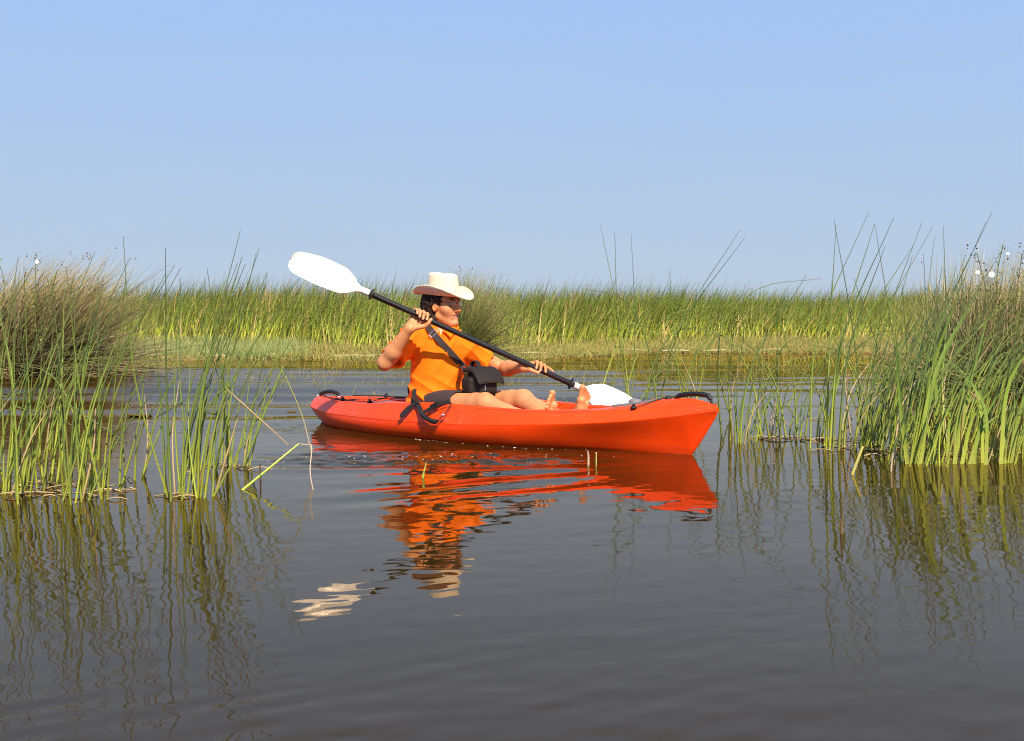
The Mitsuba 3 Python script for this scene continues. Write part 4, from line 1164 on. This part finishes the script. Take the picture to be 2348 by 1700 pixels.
for k in range(0, na + 1, 2):
    p = ringp(.1015, .0890, .014)[k % na]
    band.append(hz + np.array([p[0] * math.cos(tilt) + p[2] * math.sin(tilt), p[1], p[2] * math.cos(tilt) + p[0] * math.sin(tilt)]) @ HA)
part('hat', 'band', ribbon(np.array(band), .020, HU, .003), 'straw_felt', 30)
part('hat', 'band_clip', sphere(Hd(.080, -.060, .080), .006, 1, (1.4, 1, .7)), 'dark_metal', True)
tag('hat', 'cream wide brimmed hat with curled sides on the paddler head', 'hat')

# ------------------------------------------------------------------ glasses
GL = 'glasses'
def rim(s):
    a = np.linspace(0, 2 * np.pi, 29)
    x, z = np.cos(a), np.sin(a)
    k = (np.abs(x)**3.2 + np.abs(z)**3.2)**(-1 / 3.2)
    return np.array([Hd(.1035 - .30 * abs((s * .033 + .0245 * xx * kk)) * .35, s * .033 + .0245 * xx * kk, .014 + .0165 * zz * kk) for xx, zz, kk in zip(x, z, k)])
for s in (-1, 1):
    rp = rim(s)
    fr = part(GL, 'rim', tube(rp, .0011, 6, caps=False), 'dark_metal', True)
    lv = np.vstack([rp[:-1], rp[:-1].mean(0)]); m_ = len(rp) - 1
    part(GL, 'lens', trimesh.Trimesh(lv, np.array([[a, (a + 1) % m_, m_] for a in range(m_)]), process=False), 'lens_glass', False)
    part(GL, 'temple', tube(curve([Hd(.095, s * .058, .022), Hd(.070, s * .074, .024), Hd(.02, s * .084, .020), Hd(-.012, s * .084, .012)], 14), .0015, 6), 'dark_metal', True)
part(GL, 'bridge', tube(curve([Hd(.1025, -.0095, .016), Hd(.110, 0, .020), Hd(.1025, .0095, .016)], 8), .0014, 6), 'dark_metal', True)
tag(GL, 'thin framed eyeglasses on the paddler face', 'glasses')

# ------------------------------------------------------------------ the camera bag in his lap and its strap
BG = 'camera_bag'
BC = K(-.025, -.005, .312)
BA = np.array([KF * .97 - KL * .24, KL * .97 + KF * .24, [0, 0, 1.]])
BA[0] /= np.linalg.norm(BA[0]); BA[1] /= np.linalg.norm(BA[1])
def B(a, b, c):
    return BC + BA[0] * a + BA[1] * b + V(0, 0, c)
def soft_box(c, half, r, n=3):
    m = trimesh.creation.box((2, 2, 2))
    for _ in range(n + 1):
        m = m.subdivide()
    h = np.array(half) - r
    p = m.vertices
    # rounded box: inner box plus offset
    k = np.clip(p * np.array(half), -h, h)
    d = p * np.array(half) - k
    L = np.linalg.norm(d, axis=1, keepdims=True)
    p = k + np.where(L > 0, d / np.maximum(L, 1e-9) * r, 0)
    p = p * (1 + .03 * fb(p * 30, 2, 3)[:, None])
    m = trimesh.Trimesh(np.array([B(c[0] + x, c[1] + y, c[2] + z) for x, y, z in p]), m.faces, process=False)
    if m.volume < 0: m.invert()
    return m
part(BG, 'main_body', soft_box((0, 0, -.008), (.060, .082, .066), .034), 'bag_nylon', True)
part(BG, 'side_pocket', soft_box((-.006, -.082, -.016), (.047, .024, .048), .022), 'bag_nylon', True)
part(BG, 'side_pocket__flap', soft_box((-.006, -.092, -.008), (.044, .017, .036), .016), 'bag_nylon', True)
part(BG, 'front_pocket', soft_box((.062, 0, -.020), (.018, .060, .042), .016), 'bag_nylon', True)
# lid, sloping forward over the front
ld = soft_box((0, 0, 0), (.090, .090, .014), .013)
lv = (np.asarray(ld.vertices) - BC) @ BA.T
ang = .30
lz = lv[:, 2] - .060 * np.clip((lv[:, 0] - .0) / .08, 0, 1.2)**1.6 - .010 * (lv[:, 1] / .09)**2
lv = np.stack([lv[:, 0] + .018, lv[:, 1], .078 + lz], 1)
ld.vertices = BC + lv @ BA
part(BG, 'lid', ld, 'bag_nylon', True)
part(BG, 'top_handle', ribbon(curve([B(-.055, -.03, .085), B(-.045, -.03, .112), B(-.015, -.03, .122), B(.012, -.03, .108), B(.02, -.03, .088)], 16), .026, BA[1], .006), 'black_webbing', 30)
part(BG, 'zip_pull', tube(np.array([B(.083, -.03, -.012), B(.085, -.032, -.045)]), .003, 6), 'steel', True)
part(BG, 'buckle', trimesh.util.concatenate([tube(curve([B(-.055, -.088, .046), B(-.02, -.096, .046), B(.0, -.096, .048)], 6), .0045, 6), tube(curve([B(-.062, -.086, .083), B(-.050, -.094, .058), B(-.03, -.096, .048)], 6), .003, 6)]), 'dark_metal', True)
st = [on_shirt(*p, out=.0055) for p in ((-.508, .645), (-.494, .628), (-.472, .602), (-.444, .571), (-.412, .535), (-.378, .497), (-.344, .459), (-.314, .425), (-.294, .402))]
st = np.array(st)
st[:, 1] = np.convolve(np.pad(st[:, 1], 1, mode='edge'), [.25, .5, .25], 'valid') - .004
st[0] = st[0] + V(0, .05, 0)
st[1:5, 1] -= .008
end = B(-.058, -.082, .088)
st = np.vstack([V(-.505, 7.42, .660), st, end])
part(BG, 'strap', ribbon(curve(st, 60), .037, V(.8, 0, .5), .004), 'dark_strap', 30, label='dark shoulder strap across the orange shirt')
c0 = st[3] * .6 + st[4] * .4; td = norm(st[4] - st[3]); ta = norm(np.cross(td, V(0, 1, 0)))
for k in (-.013, .013):
    part(BG, 'strap_slider', tube(np.array([c0 + td * k - ta * .024 + V(0, -.006, 0), c0 + td * k + ta * .024 + V(0, -.006, 0)]), .0032, 8), 'steel', True)
for k in (-.024, .024):
    part(BG, 'strap_slider', tube(np.array([c0 - td * .013 + ta * k + V(0, -.006, 0), c0 + td * .013 + ta * k + V(0, -.006, 0)]), .0028, 8), 'steel', True)
tag(BG, 'black camera bag resting in the paddler lap with a chest strap', 'bag')

# ------------------------------------------------------------------ foam and bubbles beside the hull
r = np.random.default_rng(55)
fm = []
for k in range(85):
    x = r.normal(-.25, .42); y = 6.16 + .05 * x + r.normal(0, .085)
    if r.uniform() < .3:
        u = r.uniform(-.2, .9); p = K(u, -(bb(u) + .03 + abs(r.normal(0, .02))), 0); x, y = p[0], p[1]
    s = r.uniform(.0010, .0028) * (1.6 if r.uniform() < .08 else 1)
    z = float(water_z(np.array([x]), np.array([y]))[0])
    fm.append(sphere((x, y, z), s, 1, (1.6, 1.2, .7)))
put('foam', join(fm), 'foam_white', True)
tag('foam', 'white bubbles and foam churned up beside the kayak', kind='stuff')
